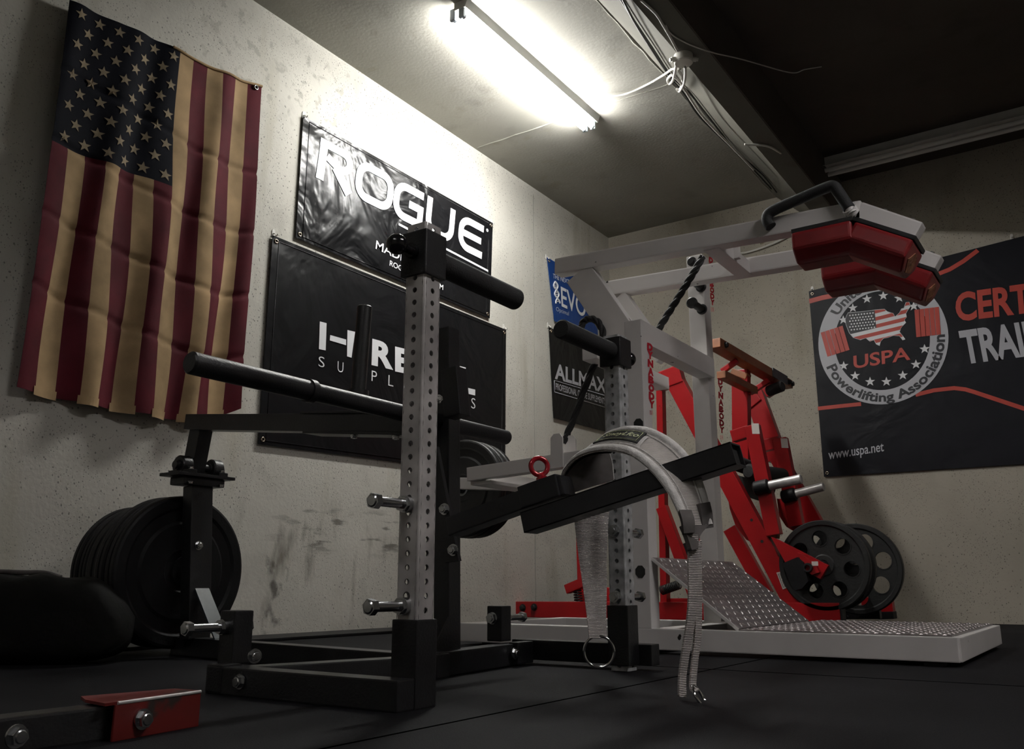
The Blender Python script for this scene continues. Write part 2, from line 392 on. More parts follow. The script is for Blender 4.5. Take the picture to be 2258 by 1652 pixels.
mbm = MB(); mbm.span((b0, YF, ZC), (XR + .2, YB, ZC + .2), 0); o = struct(mbm, 'ceiling_bay', M['shaded_ceil'])
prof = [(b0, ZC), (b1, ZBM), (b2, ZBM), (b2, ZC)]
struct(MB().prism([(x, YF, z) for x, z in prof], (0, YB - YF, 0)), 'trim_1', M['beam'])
struct(MB().span((b2 + .0005, YF, ZBM + .002), (b2 + .006, YB, ZC), 0), 'trim_6', M['shaded_ceil'])  # thin dark sheet that paints shade onto the beam's far side
HN = Vector((-(ZC - ZBM), 0, -(b1 - b0))).normalized()
def aH(x, y, off=.010):
    r = ray(x, y); q = Vector((b0, 0, ZC)) + HN * off; return CAM + r * ((q - CAM).dot(HN) / r.dot(HN))
# formwork ridges left in the concrete
rg = MB()
ys = aZ(1310, 240, ZC).y
pts = [(XA + .02 + (b0 - XA) * k / 14, ys + random.uniform(-.006, .006), ZC - .001) for k in range(15)]
rg.tube(pts, .004, 6, radii=[random.uniform(.002, .005) for _ in pts])
struct(rg, 'trim_2', M['ceil'])
rg = MB(); pts = [(b0 - .005 + random.uniform(-.006, .006), 1.8 + .09 * k, ZC - .001) for k in range(43)]
rg.tube(pts, .004, 6, radii=[random.uniform(.002, .010) if p[1] < 3.9 else .002 for p in pts]); struct(rg, 'trim_3', M['ceil'])
rg = MB(); pts = [(XA + .001, 4.61 + random.uniform(-.002, .002), .1 + .12 * k) for k in range(23)]
rg.tube(pts, .003, 6, radii=[random.uniform(.0015, .004) for _ in pts]); struct(rg, 'trim_4', M['ceil'])
# raised rubber strip running along the foot of the left wall
struct(MB().span((XA, -2, 0), (XA + .22, 5.4, .012), .004), 'baseboard_left', M['rubber'])
# butt joints between the floor mats
seam = MB()
sx = -.905
seam.span((sx - .0025, -2, -.001), (sx + .0025, 5.6, .0006), 0); seam.span((sx - 1.22, .3 - .0025 + 1.95, -.001), (2.4, .3 + .0025 + 1.95, .0006), 0)
struct(seam, 'trim_5', M['joint'])

# ------------------------------------------------------------------ the lit twin tube fitting
LX, LY0, LY1, LZ = -2.19, 2.80, 4.02, ZC
lt = thing('ceiling_light', 'lit twin fluorescent batten on the grey ceiling above the lettered banners', 'ceiling light', (LX, (LY0 + LY1) / 2, LZ))
hb = MB(); hb.prism([(LX - .018, LY0 - .01, LZ), (LX + .06, LY0 - .01, LZ), (LX + .045, LY0 - .01, LZ - .038), (LX - .018, LY0 - .01, LZ - .038)], (0, LY1 - LY0 + .03, 0)); part(hb, 'housing', M['fixture'], lt)
for dx in (-.028, .022):
    tb = MB(); tb.cyl((LX + dx, LY0 + .015, LZ - .068), (LX + dx, LY1 - .004, LZ - .068), .013, n=16); part(tb, 'tube', M['tube'], lt)
    for y, s in ((LY0, 1), (LY1, -1)):
        sb = MB(); sb.box((LX + dx, y - s * .002, LZ - .052), (.030, .014, .060), None, .004); sb.cyl((LX + dx, y + s * .002, LZ - .068), (LX + dx, y + s * .016, LZ - .068), .0135, n=16); part(sb, 'socket', M['cap'], lt)
# the unlit fitting beyond the beam
q = aZ(1778, 372, ZC - .03); FX, FY = q.x, q.y
uf = thing('ceiling_light', 'unlit strip light fitting in the dark ceiling bay beyond the beam', 'ceiling light', (FX, FY, ZC))
m_ = MB(); m_.span((FX, FY - .03, ZC - .05), (FX + 1.5, FY + .03, ZC), .003); part(m_, 'housing', M['fixture'], uf)
m_ = MB(); m_.prism([(FX + .01, FY - .075, ZC - .072), (FX + .01, FY - .03, ZC - .052), (FX + .01, FY + .03, ZC - .052), (FX + .01, FY + .075, ZC - .072), (FX + .01, FY + .075, ZC - .076), (FX + .01, FY + .03, ZC - .056), (FX + .01, FY - .03, ZC - .056), (FX + .01, FY - .075, ZC - .076)], (1.48, 0, 0)); part(m_, 'reflector', M['fixture'], uf)
for dy in (-.035, .035):
    m_ = MB(); m_.cyl((FX + .03, FY + dy, ZC - .092), (FX + 1.47, FY + dy, ZC - .092), .013, n=16); part(m_, 'tube', M['tube_off'], uf)
    m_ = MB(); m_.box((FX + .02, FY + dy, ZC - .08), (.014, .03, .05), None, .003); part(m_, 'socket', M['cap'], uf)
# two unseen fittings added as fill on the machines, out of frame to the right and behind: their hoods keep them off the ceiling
def hooded(x0, y0, along_x, tube_m, label):
    rf = thing('ceiling_light', label, 'ceiling light', (x0, y0, ZC))
    P = (lambda a, b, z: Vector((x0 + b, y0 + a, z))) if along_x else (lambda a, b, z: Vector((x0 + a, y0 + b, z)))
    ax = P(0, 1.3, 0) - P(0, 0, 0)
    m_ = MB(); m_.span(P(-.03, -.65, ZC - .05), P(.03, .65, ZC), .003); part(m_, 'housing', M['fixture'], rf)
    m_ = MB()
    for sg in (-1, 1):
        m_.prism([P(sg * .03, -.65, ZC - .05), P(sg * .135, -.65, ZC - .10), P(sg * .135, -.65, ZC - .175), P(sg * .131, -.65, ZC - .175), P(sg * .131, -.65, ZC - .105), P(sg * .03, -.65, ZC - .055)], ax)
        m_.span(P(-.131, sg * .65 - .003, ZC - .175), P(.131, sg * .65 + .003, ZC - .052), 0)
    part(m_, 'reflector', M['fixture'], rf)
    for dx in (-.05, .05):
        m_ = MB(); m_.cyl(P(dx, -.6, ZC - .105), P(dx, .6, ZC - .105), .013, n=16); part(m_, 'tube', M[tube_m], rf)
        for sy in (-.61, .61): m_ = MB(); q = P(dx, sy, ZC - .09); m_.box(q, (.03, .014, .06) if not along_x else (.014, .03, .06), None, .003); part(m_, 'socket', M['cap'], rf)
hooded(1.05, 1.75, False, 'tube_fill', 'added hooded fill light over the right side of the room')
hooded(-.55, -1.15, True, 'tube_fill_back', 'added hooded fill light over the near end of the room')
# junction box under the beam edge
jx = aZ(1507, 128, ZBM - .012)
jb = thing('junction_box', 'round white cable junction box under the edge of the ceiling beam', 'junction box', tuple(jx))
m_ = MB(); m_.lathe(jx + Vector((0, 0, .013)), (0, 0, -1), [(.042, 0), (.042, .035), (.038, .040), (0, .040)], 32); part(m_, 'body', M['plastic'], jb)
for a in (.4, 2.3, 3.9):
    m_ = MB(); d = Vector((cos(a), sin(a), -.25)); m_.cyl(jx + d * .034, jx + d * .056, .011, n=16); m_.cyl(jx + d * .056, jx + d * .064, .008, n=16); part(m_, 'cable_gland', M['plastic'], jb)
def cable(px, r, mt, label, Z=None, off=.010, group=None, n=60):
    pts = [aZ(p[0], p[1], p[2]) if len(p) > 2 else (aZ(p[0], p[1], Z) if Z else aH(p[0], p[1], off)) for p in px]
    mb = MB(); mb.tube(catmull(pts, n), r, 8)
    return solo(mb, 'cable', mt, label, 'cable', tuple(pts[0]), group)
cable([(1362, -12), (1398, 45), (1440, 108), (1478, 165), (1520, 205), (1560, 255), (1620, 330), (1680, 385), (1712, 424)], .005, M['cable_k'], 'thin black cable running the length of the ceiling beam, upper of the pair')
cable([(1368, -12), (1399, 48), (1443, 118), (1482, 176), (1508, 206), (1540, 254), (1592, 306), (1640, 352), (1700, 416)], .0055, M['cable_k'], 'black cable clipped along the ceiling beam, lower of the pair', off=.022)
cable([(1296, 226, ZC - .02), (1340, 214, ZC - .012), (1384, 206, ZC - .012), (1430, 185, ZC - .012), (1464, 165), (1484, 152), (1498, 158), (1505, 175), (1502, 192), (1495, 200)], .006, M['cable_w'], 'white cable from the lit light fitting looping up to the junction box', off=.036)
cable([(1494, 128, ZBM - .02), (1488, 160, ZBM - .01), (1483, 178), (1476, 185), (1472, 176), (1480, 166), (1488, 170), (1500, 182), (1508, 194), (1524, 220), (1547, 254), (1577, 287), (1612, 322), (1662, 374)], .0065, M['cable_w'], 'thick white cable looping under the junction box and down the beam', off=.052)
cable([(1511, 148), (1511, 165), (1508, 185), (1500, 200), (1496, 201), (1492, 196)], .006, M['cable_w'], 'short white cable loop hanging from the junction box gland', off=.070)
cable([(1414, 0), (1446, 30), (1462, 55), (1478, 82), (1494, 112)], .006, M['cable_w'], 'white cable coming along the beam edge into the junction box', Z=ZBM - .010)
cable([(1468, 55), (1480, 75), (1520, 98), (1572, 116), (1640, 132, 2.62), (1742, 160, 2.78), (1775, 153, 2.79), (1812, 147, 2.79)], .003, M['cable_w'], 'thin loose wire crossing the dark ceiling bay', Z=ZBM - .006)
cable([(1642, 318, ZBM - .008), (1690, 322, ZBM - .008), (1716, 334, ZBM - .008), (1742, 352, 2.58), (1757, 368, 2.70), (1765, 384, 2.72), (1778, 378, 2.75)], .006, M['cable_w'], 'grey cable drooping from the beam to the unlit strip light')

# ------------------------------------------------------------------ things hung on the walls
class Wall:
    """flat coordinates on a wall: left wall a = y, back wall a = x; b = height"""
    def __init__(s, kind): s.k = kind
    def px(s, x, y):
        p = aX(x, y, XA) if s.k == 'L' else aY(x, y, YB)
        return (p.y, p.z) if s.k == 'L' else (p.x, p.z)
    def at(s, a, b, off): return Vector((XA + off, a, b)) if s.k == 'L' else Vector((a, YB - off, b))
WL, WB = Wall('L'), Wall('B')
def sheet(W, cor, off, th, bow=.0, n=24):
    """cor: four wall points TL TR BR BL"""
    mb = MB(); g = []; TL, TR, BR, BL = [Vector(c) for c in cor]
    def pt(u, v, o):
        p = (TL * (1 - u) + TR * u) * (1 - v) + (BL * (1 - u) + BR * u) * v
        return W.at(p.x, p.y, o + bow * sin(pi * u) * sin(pi * v))
    for o_, flip in ((off + th, 0), (off, 1)):
        V = [pt(i / n, j / n, o_) for j in range(n + 1) for i in range(n + 1)]
        mb.add(V, [[j * (n + 1) + i, j * (n + 1) + i + 1, (j + 1) * (n + 1) + i + 1, (j + 1) * (n + 1) + i] for j in range(n) for i in range(n)], 0, True)
    E_ = [(i / n, 0) for i in range(n)] + [(1, j / n) for j in range(n)] + [(1 - i / n, 1) for i in range(n)] + [(0, 1 - j / n) for j in range(n)]
    V = [pt(u, v, off + th) for u, v in E_] + [pt(u, v, off) for u, v in E_]; k = len(E_)
    mb.add(V, [[i, (i + 1) % k, k + (i + 1) % k, k + i] for i in range(k)])
    return mb
def hem(W, cor, off, wd, r=.0022):
    TL, TR, BR, BL = [Vector(c) for c in cor]; cc = (TL + TR + BR + BL) / 4; mb = MB()
    ins = [c + (cc - c).normalized() * wd * 1.41 for c in (TL, TR, BR, BL)]
    mb.tube([W.at(c.x, c.y, off) for c in ins], r, 6, closed=True); return mb
def lettering(W, mb, VF, x0, x1, y0, y1, fr, off, skew=0, mi=0):
    """put a flat text into frame fr=(origin, ex, ey) given in wall coordinates"""
    V, F = fit(VF, x0, x1, y0, y1, skew); O, ex, ey = fr
    mb.add([W.at(*(O + ex * x + ey * y), off) for x, y in V], F, mi)
def pxtext(W, mb, s, bl, br, tl, off, bold=0, mi=0, space=1.0, skew=0, capfix=None):
    """text whose bounding box has its corners at these places of the wall"""
    a, b, c = [Vector(W.px(*p)) for p in (bl, br, tl)]; ex = (b - a); ey = (c - a)
    lettering(W, mb, text2d(s, bold, space), 0, 1, 0, 1, (a, ex, ey), off, skew, mi)
def grommets(W, cor, off, parent, r=.011, inset=.022, which=(0, 1, 2, 3)):
    cc = sum((Vector(c) for c in cor), Vector((0, 0))) / 4
    for i in which:
        c = Vector(cor[i]); p = c + Vector((inset if cc.x > c.x else -inset, inset if cc.y > c.y else -inset)); mb = MB()
        mb.torus(W.at(p.x, p.y, off + .001), W.at(0, 0, 1) - W.at(0, 0, 0), r * .75, r * .3, 20, 8); part(mb, 'grommet', M['brass'], parent)
def hook(W, p, label):
    mb = MB(); c = W.at(p[0], p[1], 0); nrm = (W.at(0, 0, 1) - W.at(0, 0, 0)); up = Vector((0, 0, 1)); sd = nrm.cross(up)
    mb.prism([c + sd * a + up * b for a, b in ((-.008, -.012), (.008, -.012), (.008, .018), (.004, .024), (-.004, .024), (-.008, .018))], nrm * .004)
    mb.tube([c + nrm * .004 + up * .004, c + nrm * .016 + up * 0, c + nrm * .020 - up * .010, c + nrm * .026 - up * .012, c + nrm * .030 - up * .004], .003, 8)
    solo(mb, 'wall_hook', M['hook'], label, 'hook', tuple(c), 'white hooks holding the banners')

# --- black banner with big lettering (upper)
cor = [WL.px(665, 257), WL.px(1083, 493), WL.px(1076, 703), WL.px(648, 525)]
t = thing('wall_banner', 'glossy black banner with huge ROGUE lettering, upper one on left wall', 'banner', tuple(WL.at(*cor[0], 0)))
part(sheet(WL, cor, .010, .003), 'cloth', M['vin'], t); part(hem(WL, cor, .0135, .03), 'hem', M['vin'], t)
lm = MB(); O = Vector(WL.px(692, 393)); e1 = Vector(WL.px(1060, 574)) - O; e2 = Vector(WL.px(701, 303)) - O
LW = 6.0; plc = [0]
def pl(ox, sk=.05):
    plc[0] += .00025; hgt = .0150 + plc[0]
    def f(x, y): p = O + e1 * ((ox + x + sk * y) / LW) + e2 * y; return WL.at(p.x, p.y, hgt)
    return f
wd = .205
stroke(lm, [(.10, 0), (.10, .80)], .22, pl(0)); stroke(lm, [(-.02, .9), (.62, .9)] + arc(.66, .68, .24, 75, -75, 8, .22) + [(.62, .46), (.22, .62)], .19, pl(0)); stroke(lm, [(.50, .46), (.98, -.02)], .24, pl(0))
stroke(lm, [(.75, .9)] + arc(.42 - .02, .60, .30, 90, 180, 6) + arc(.42 - .02, .40, .30, 180, 270, 6) + arc(.84, .40, .30, 270, 360, 6) + arc(.84, .60, .30, 0, 90, 6) + [(.75, .9)], wd, pl(1.12))
stroke(lm, [(1.05, .9)] + arc(.42, .60, .32, 90, 180, 6, .30) + arc(.42, .40, .32, 180, 270, 6, .30) + [(.98, .10), (.98, .50), (.55, .50)], wd, pl(2.38))
stroke(lm, [(.12, 1.0)] + arc(.44, .40, .32, 180, 270, 6, .30) + arc(.74, .40, .30, 270, 360, 6, .30) + [(1.04, 1.0)], wd, pl(3.55))
stroke(lm, [(1.06, .9)] + arc(.44, .60, .34, 90, 180, 6, .30) + arc(.44, .40, .34, 180, 270, 6, .30) + [(1.06, .10)], wd, pl(4.88)); stroke(lm, [(.12, .5), (.98, .5)], .19, pl(4.88))
pxtext(WL, lm, 'MADE IN USA', (823, 550), (966, 618), (825, 531), .0155, .01)
pxtext(WL, lm, 'ROGUEFITNESS.COM', (854, 587), (972, 641), (855, 575), .0155, .012)
a_, b_2, c_ = [Vector(WL.px(*p)) for p in ((874, 498), (1072, 601), (874, 493))]
lm.add([WL.at(*(a_ + (b_2 - a_) * u + (c_ - a_) * v), .0155) for u, v in ((0, 0), (1, 0), (1, 1), (0, 1))], [[0, 1, 2, 3]])
rc = Vector(WL.px(1070, 509)); lm.torus(WL.at(rc.x, rc.y, .0155), (1, 0, 0), .009, .0013, 20, 6); pxtext(WL, lm, 'R', (1068.6, 512), (1071.6, 513), (1068.6, 506), .0155, .02)
part(lm, 'lettering', M['print_w'], t); grommets(WL, cor, .013, t, which=(1, 2, 3))
hook(WL, (cor[0][0] + .01, cor[0][1] + .005), 'white hook at the upper left corner of the ROGUE lettered banner')
hook(WL, (cor[1][0] - .004, cor[1][1] + .002), 'white hook at the upper right corner of the ROGUE lettered banner')
# --- black banner below it
cor = [WL.px(597, 520), WL.px(1112, 728), WL.px(1110, 1050), WL.px(565, 980)]
t = thing('wall_banner', 'wide satin black banner with split white H, hung below the ROGUE lettered one', 'banner', tuple(WL.at(*cor[0], 0)))
part(sheet(WL, cor, .010, .003), 'cloth', M['vin2'], t); part(hem(WL, cor, .0135, .03), 'hem', M['vin2'], t)
lm = MB()
def quad(mb, pts, mi=0, off=.0155, W=WL): mb.add([W.at(*W.px(*p), off) for p in pts], [list(range(len(pts)))], mi)
quad(lm, [(700, 710), (715, 714), (713, 774), (698, 771)]); quad(lm, [(723, 740), (758, 750), (758, 762.5), (722, 752)]); quad(lm, [(761, 729), (778, 733), (770, 790), (760, 787)])
part(lm, 'lettering', M['print_w'], t); lm = MB()
pxtext(WL, lm, 'R', (814, 806), (862, 817), (816, 748), .0155, .045); pxtext(WL, lm, 'E', (866, 820), (900, 827), (866, 765), .0155, .045)
pxtext(WL, lm, 'B', (908, 833), (944, 842), (908, 776), .0155, .045); pxtext(WL, lm, 'E', (952, 847), (988, 855), (952, 788), .0155, .045)
part(lm, 'lettering', M['print_w'], t); lm = MB()
pxtext(WL, lm, 'L', (1008, 865), (1043, 873), (1009, 808), .0155, .045)
part(lm, 'lettering', M['print_w'], t); lm = MB()
for k, ch in enumerate('SUPPLEMENTS'):
    x = 697 + [0, 42, 78, 117, 154, 188, 222, 256, 288, 315, 337][k]; y = 809 + (x - 697) * .272; wd_ = 13 - 4 * (x - 697) / 340
    pxtext(WL, lm, ch, (x, y), (x + wd_, y + wd_ * .25), (x + .7, y - 23), .0155, -.008)
part(lm, 'lettering', M['print_w'], t); grommets(WL, cor, .013, t, which=(0, 1, 3))
hook(WL, (cor[0][0] + .012, cor[0][1] + .01), 'white hook at the upper left corner of the split H banner')
hook(WL, (cor[1][0] - .01, cor[1][1] + .01), 'white hook at the upper right corner of the split H banner')
# --- blue banner
cor = [WL.px(1203, 568), (5.45, 2.33), (5.45, 1.885), WL.px(1219, 708)]
t = thing('wall_banner', 'blue banner with white EVO lettering behind the white machine', 'banner', tuple(WL.at(*cor[0], 0)))
part(sheet(WL, cor, .010, .003), 'cloth', M['vin_blue'], t)
lm = MB()
pxtext(WL, lm, 'THE NEXT GENERATION OF', (1215, 614), (1308, 650), (1215, 604), .0155, .005); pxtext(WL, lm, 'EVO', (1234, 677), (1288, 702), (1232, 632), .0155, .012)
pxtext(WL, lm, 'GEN', (1294, 704), (1336, 722), (1292, 664), .0155, .012); pxtext(WL, lm, 'Optimal', (1222, 689), (1250, 700), (1222, 677), .0155, -.01)
for ph in (0, pi):
    pts = []
    for k in range(25):
        v = k / 24; cx_, cy_ = 1220 + 6 * v, 622 + 48 * v; p = WL.px(cx_ + 4.5 * sin(ph + v * 2.6 * pi), cy_); pts.append(WL.at(p[0], p[1], .015))
    lm.tube(pts, .006, 6)
for k in range(1, 12):
    v = k / 12; cx_, cy_ = 1220 + 6 * v, 622 + 48 * v; dx = 4.5 * sin(v * 2.6 * pi); a_ = WL.px(cx_ - dx, cy_); b_2 = WL.px(cx_ + dx, cy_)
    lm.tube([WL.at(*a_, .015), WL.at(*b_2, .015)], .003, 6)
part(lm, 'lettering', M['print_w'], t); grommets(WL, cor, .013, t, which=(0,))
hook(WL, (cor[0][0] + .005, cor[0][1]), 'white hook at the upper corner of the blue banner')
# --- small black banner under it
cor = [WL.px(1207, 722), (5.60, 1.845), WL.px(1345, 955), WL.px(1217, 922)]
t = thing('wall_banner', 'small black banner reading ALLMAX behind the upright of the squat machine', 'banner', tuple(WL.at(*cor[0], 0)))
part(sheet(WL, cor, .010, .003), 'cloth', M['vin2'], t)
lm = MB()
pxtext(WL, lm, 'ALLMAX', (1219, 836), (1333, 869), (1219, 801), .0155, .03); pxtext(WL, lm, 'PROFESSIONAL GRADE SUPPLEMENTS', (1221, 860), (1331, 893), (1221, 845), .0155, .012)
fr = [WL.at(*WL.px(*p), .0155) for p in ((1218, 840), (1334, 874), (1334, 900), (1218, 865))]; lm.tube(fr, .003, 6, closed=True)
part(lm, 'lettering', M['print_g'], t); grommets(WL, cor, .013, t, which=(0,))
hook(WL, (cor[0][0] + .005, cor[0][1] + .01), 'white hook at the upper corner of the ALLMAX banner')

# --- banner on the back wall
cor = [(-1.48, 2.085), (.35, 2.235), (.35, .865), (-1.48, .867)]
t = thing('wall_banner', 'large black banner with round white-ringed powerlifting seal on the back wall', 'banner', tuple(WB.at(*cor[0], 0)))
part(sheet(WB, cor, .012, .003), 'cloth', M['vin3'], t)
SC = Vector((-1.0675, 1.688)); RO, RI = .378, .282; OFF = .0175
def seal(r, a):
    f = (r - RI) / (RO - RI); return (SC.x + (.279 + .101 * f) * cos(a), SC.y + (.316 + .089 * f) * sin(a))
ring = MB(); n = 72
V = [WB.at(*seal(r, 2 * pi * i / n), OFF) for r in (RI, RO) for i in range(n)]
ring.add(V, [[i, (i + 1) % n, n + (i + 1) % n, n + i] for i in range(n)]); part(ring, 'seal_ring', M['print_g'], t)
TILT = radians(6)
def bent(mb, s, a0, a1, r, top, hgt, off, bold=.02):
    V, F = text2d(s, bold); xs = [v[0] for v in V]; x0, x1 = min(xs), max(xs); W_ = []
    for v in V:
        k = (v[0] - x0) / (x1 - x0); a = radians(a0 + (a1 - a0) * k); rr = r + (v[1] * hgt if top else -v[1] * hgt)
        W_.append(WB.at(*seal(rr, a), off))
    mb.add(W_, F)
lm = MB(); bent(lm, 'United States', 143, 52, .302, True, .082, OFF + .0012, .03); part(lm, 'seal_lettering', M['print_k'], t)
lm = MB(); bent(lm, 'Powerlifting Association', 199, 357, .358, False, .082, OFF + .0012, .03); part(lm, 'seal_lettering', M['print_k'], t)
wm = MB(); rm = MB(); km = MB()
for p in [(1882, 681), (1913, 661), (1949, 654), (1984, 659), (2016, 677), (1861, 707), (1862, 808), (1887, 830), (1920, 843), (1956, 843), (1992, 829), (2021, 805), (2040, 771)]:
    c = WB.px(*p); st = star(c, .031, 86); wm = MB(); wm.add([WB.at(c[0], c[1], OFF)] + [WB.at(*q, OFF) for q in st], [[0, 1 + i, 1 + (i + 1) % 10] for i in range(10)]); part(wm, 'seal_star', M['print_w'], t)
usa = [(318, 545), (355, 543), (430, 535), (490, 527), (545, 522), (562, 537), (585, 545), (600, 548), (612, 570), (640, 545), (652, 520), (668, 515), (680, 480), (700, 478), (710, 505), (690, 530), (680, 550), (685, 573), (670, 590), (680, 607), (665, 622), (650, 640), (640, 665), (660, 690), (676, 712), (660, 716), (640, 690), (600, 688), (570, 700), (540, 705), (522, 725), (515, 752), (495, 742), (480, 715), (455, 725), (430, 703), (395, 715), (350, 700), (325, 670), (305, 620), (300, 585), (310, 560)]
def up_(p): return Vector(WB.px(1760 + p[0] / 2.847, 500 + p[1] / 2.847))
UP_ = [up_(p) for p in usa]
def poly(mb, pts, off, mi=0):
    T = tessellate_polygon([[Vector((p[0], p[1], 0)) for p in pts]]); mb.add([WB.at(p[0], p[1], off) for p in pts], [list(t_) for t_ in T], mi)
def clip(pts, a, b, c):
    out = []
    for i in range(len(pts)):
        p, q = pts[i], pts[(i + 1) % len(pts)]; dp = a * p[0] + b * p[1] - c; dq = a * q[0] + b * q[1] - c
        if dp >= 0: out.append(p)
        if dp * dq < 0: k = dp / (dp - dq); out.append(p + (q - p) * k)
    return out
wm = MB(); poly(wm, UP_, OFF); sl = tan(radians(7)); a_c = up_((490, 590)).x
ytop = up_((545, 522)).y; hh = .0235
for k in range(0, 12, 2):
    # red stripes, tilted with the banner
    c1 = ytop + .01 - k * hh - sl * 0; P1 = clip(UP_, -sl * 0 - .10, 1, c1 - hh - .10 * UP_[4].x); P1 = clip(P1, .10, -1, -(c1 - .10 * UP_[4].x)) if len(P1) > 2 else P1
    if k < 6 and len(P1) > 2: P1 = clip(P1, 1, 0, a_c)
    if len(P1) > 2: poly(rm, P1, OFF + .0006)
can = clip(clip(UP_, -1, 0, -a_c), -.10, 1, up_((490, 640)).y - .10 * a_c)
poly(km, can, OFF + .0008)
for j in range(6):
    for i in range(9):
        p = up_((330 + i * 18 + (j % 2) * 9, 562 + j * 18 - i * 2.0))
        if p.x < a_c - .006: wm.add([WB.at(p.x + .0055 * cos(q * pi / 3), p.y + .0055 * sin(q * pi / 3), OFF + .0014) for q in range(6)], [[0, 1, 2, 3, 4, 5]])
wm.tube([WB.at(p.x, p.y, OFF) for p in UP_], .0018, 5, closed=True)
part(wm, 'seal_map', M['print_w'], t); part(km, 'map_canton', M['print_k'], t)
lm = MB(); pxtext(WB, lm, 'USPA', (1884, 815), (2009, 795), (1883, 786), OFF, .02)
for cx_, cy_, ww, h_, tl_ in ((1843, 754, 52, 56, 10), (2046.5, 712, 56, 61, -2)):
    c = Vector(WB.px(cx_, cy_)); W2 = abs(WB.px(cx_ + ww / 2, cy_)[0] - c.x); H2 = abs(WB.px(cx_, cy_ - h_ / 2)[1] - c.y); th = radians(tl_)
    ex = Vector((cos(th), sin(th))); ey = Vector((-sin(th), cos(th)))
    for k in range(5):
        a0, a1 = -1 + .4 * k + .02, -1 + .4 * (k + 1) - .02
        P4 = [c + ex * W2 * a + ey * H2 * b for a, b in ((a0, -1), (a1, -1), (a1, 1), (a0, 1))]
        lm.add([WB.at(p.x, p.y, OFF + .002) for p in P4], [[0, 1, 2, 3]])
pxtext(WB, lm, 'CERTIFIED', (2110, 712), (2440, 672), (2106, 648), OFF, .035)
part(lm, 'red_lettering', M['print_r'], t); part(rm, 'map_stripes', M['print_r'], t)
lm = MB(); pxtext(WB, lm, 'TRAINING', (2128, 806), (2440, 766), (2114, 731), OFF, .035); part(lm, 'white_lettering', M['print_g'], t); lm = MB(); pxtext(WB, lm, 'www.uspa.net', (1829, 1021), (1951, 1003), (1828, 997), OFF, .01); part(lm, 'white_lettering', M['print_g'], t)
def band(mb, pts, hw):
    L = []
    P = [Vector(WB.px(*p)) for p in pts]
    stroke(mb, P, hw, lambda a, b: WB.at(a, b, OFF - .0012))
for pp, ww in (([(1786, 666), (1815, 658), (1846, 652)], .032), ([(2072, 605), (2095, 596), (2125, 578), (2157, 554)], .026), ([(1805, 902), (1850, 897), (1900, 892)], .024), ([(2020, 872), (2060, 862), (2105, 857), (2130, 860), (2150, 866), (2258, 902), (2330, 925)], .024)):
    lm = MB(); band(lm, pp, ww); part(lm, 'red_stripe', M['print_r'], t)
grommets(WB, cor, .016, t, which=(0, 3))
hook(WB, (cor[0][0] + .02, cor[0][1] + .01), 'white hook at the upper left corner of the powerlifting seal banner'); hook(WB, (WB.px(2232, 530)[0], WB.px(2232, 530)[1] + .015), 'white hook on the upper edge of the powerlifting seal banner')

# --- the old flag
FA0, FA1, FZ0, FZ1 = 1.425, 2.300, .835, 2.35
def flag_pt(u, v, off=0.0):
    """u 0..1 left to right, v 0..1 top to bottom"""
    top = 2.275 + .095 * u - .035 * sin(pi * min(1, max(0, (u - .45) / .55))) * .4; bot = .835 + .075 * max(0, (u - .75) / .25) ** 1.5 - .018 * sin(pi * u)
    a = FA0 + (FA1 - FA0) * u + .02 * v * (u - .3) - .012 * sin(v * 5 + u * 3) * (1 - abs(2 * u - 1)) + .006 * sin(v * 11 + u * 17) * min(1, v * 3) * (1 - abs(2 * u - 1) ** 4)
    fold = .019 * sin(u * 13 * pi * .62 + 1.1 * sin(v * 2.6) + .5) * (.35 + .65 * v) + .014 * sin(u * 7.3 + v * 4.2) * v + .006 * sin(u * 41 + v * 9) * .5
    cre = sum(-.007 * math.exp(-((v + .10 * (u - .5) * -1 - c) / .007) ** 2) for c in (.24, .43, .62, .80))
    return Vector((XA + .046 + fold + cre + off, a, top + (bot - top) * v))
t = thing('wall_flag', 'faded stars and stripes flag hung upright on the left wall', 'flag', (XA, (FA0 + FA1) / 2, 2.33))
NU, NV = 13 * 6, 120
mb = MB(); cu_, cv_ = 7, .395
Vt = [flag_pt(i / NU, j / NV) for j in range(NV + 1) for i in range(NU + 1)]; Vb = [flag_pt(i / NU, j / NV, -.0015) for j in range(NV + 1) for i in range(NU + 1)]
nn = len(Vt); FF = {0: [], 1: [], 2: []}
for j in range(NV):
    for i in range(NU):
        s_ = i // 6; v = (j + .5) / NV
        k = 2 if (s_ < cu_ and v < cv_) else (s_ % 2)
        a = j * (NU + 1) + i; FF[k].append([a, a + 1, a + NU + 2, a + NU + 1]); FF[k].append([nn + a, nn + a + 1, nn + a + NU + 2, nn + a + NU + 1])
o0 = len(mb.V); mb.V += Vt + Vb
for k, fs in FF.items():
    for f in fs: mb.F.append(f); mb.MI.append(k); mb.SM.append(True)
part(mb, 'cloth', [M['f_red'], M['f_tan'], M['f_navy']], t)
mb = MB()
cuu = cu_ / 13
for c in range(9):
    for r in range(6 if c % 2 == 0 else 5):
        u = cuu * (.10 + .84 * ((r + (.5 if c % 2 else 0)) / 5.0)); v = cv_ * (.07 + .86 * c / 8)
        st = [(u + q[0] / .88, v - q[1] / 1.5) for q in star((0, 0), .025, 90 + random.uniform(-8, 8))]
        mb.add([flag_pt(u, v, .0016)] + [flag_pt(a, b, .0016) for a, b in st], [[0, 1 + i, 1 + (i + 1) % 10] for i in range(10)])
part(mb, 'stars', M['f_star'], t)
mb = MB()
mb.tube([flag_pt(u / 40, .002, .002) for u in range(20, 41)], .006, 8); part(mb, 'header_band', M['f_tan'], t)
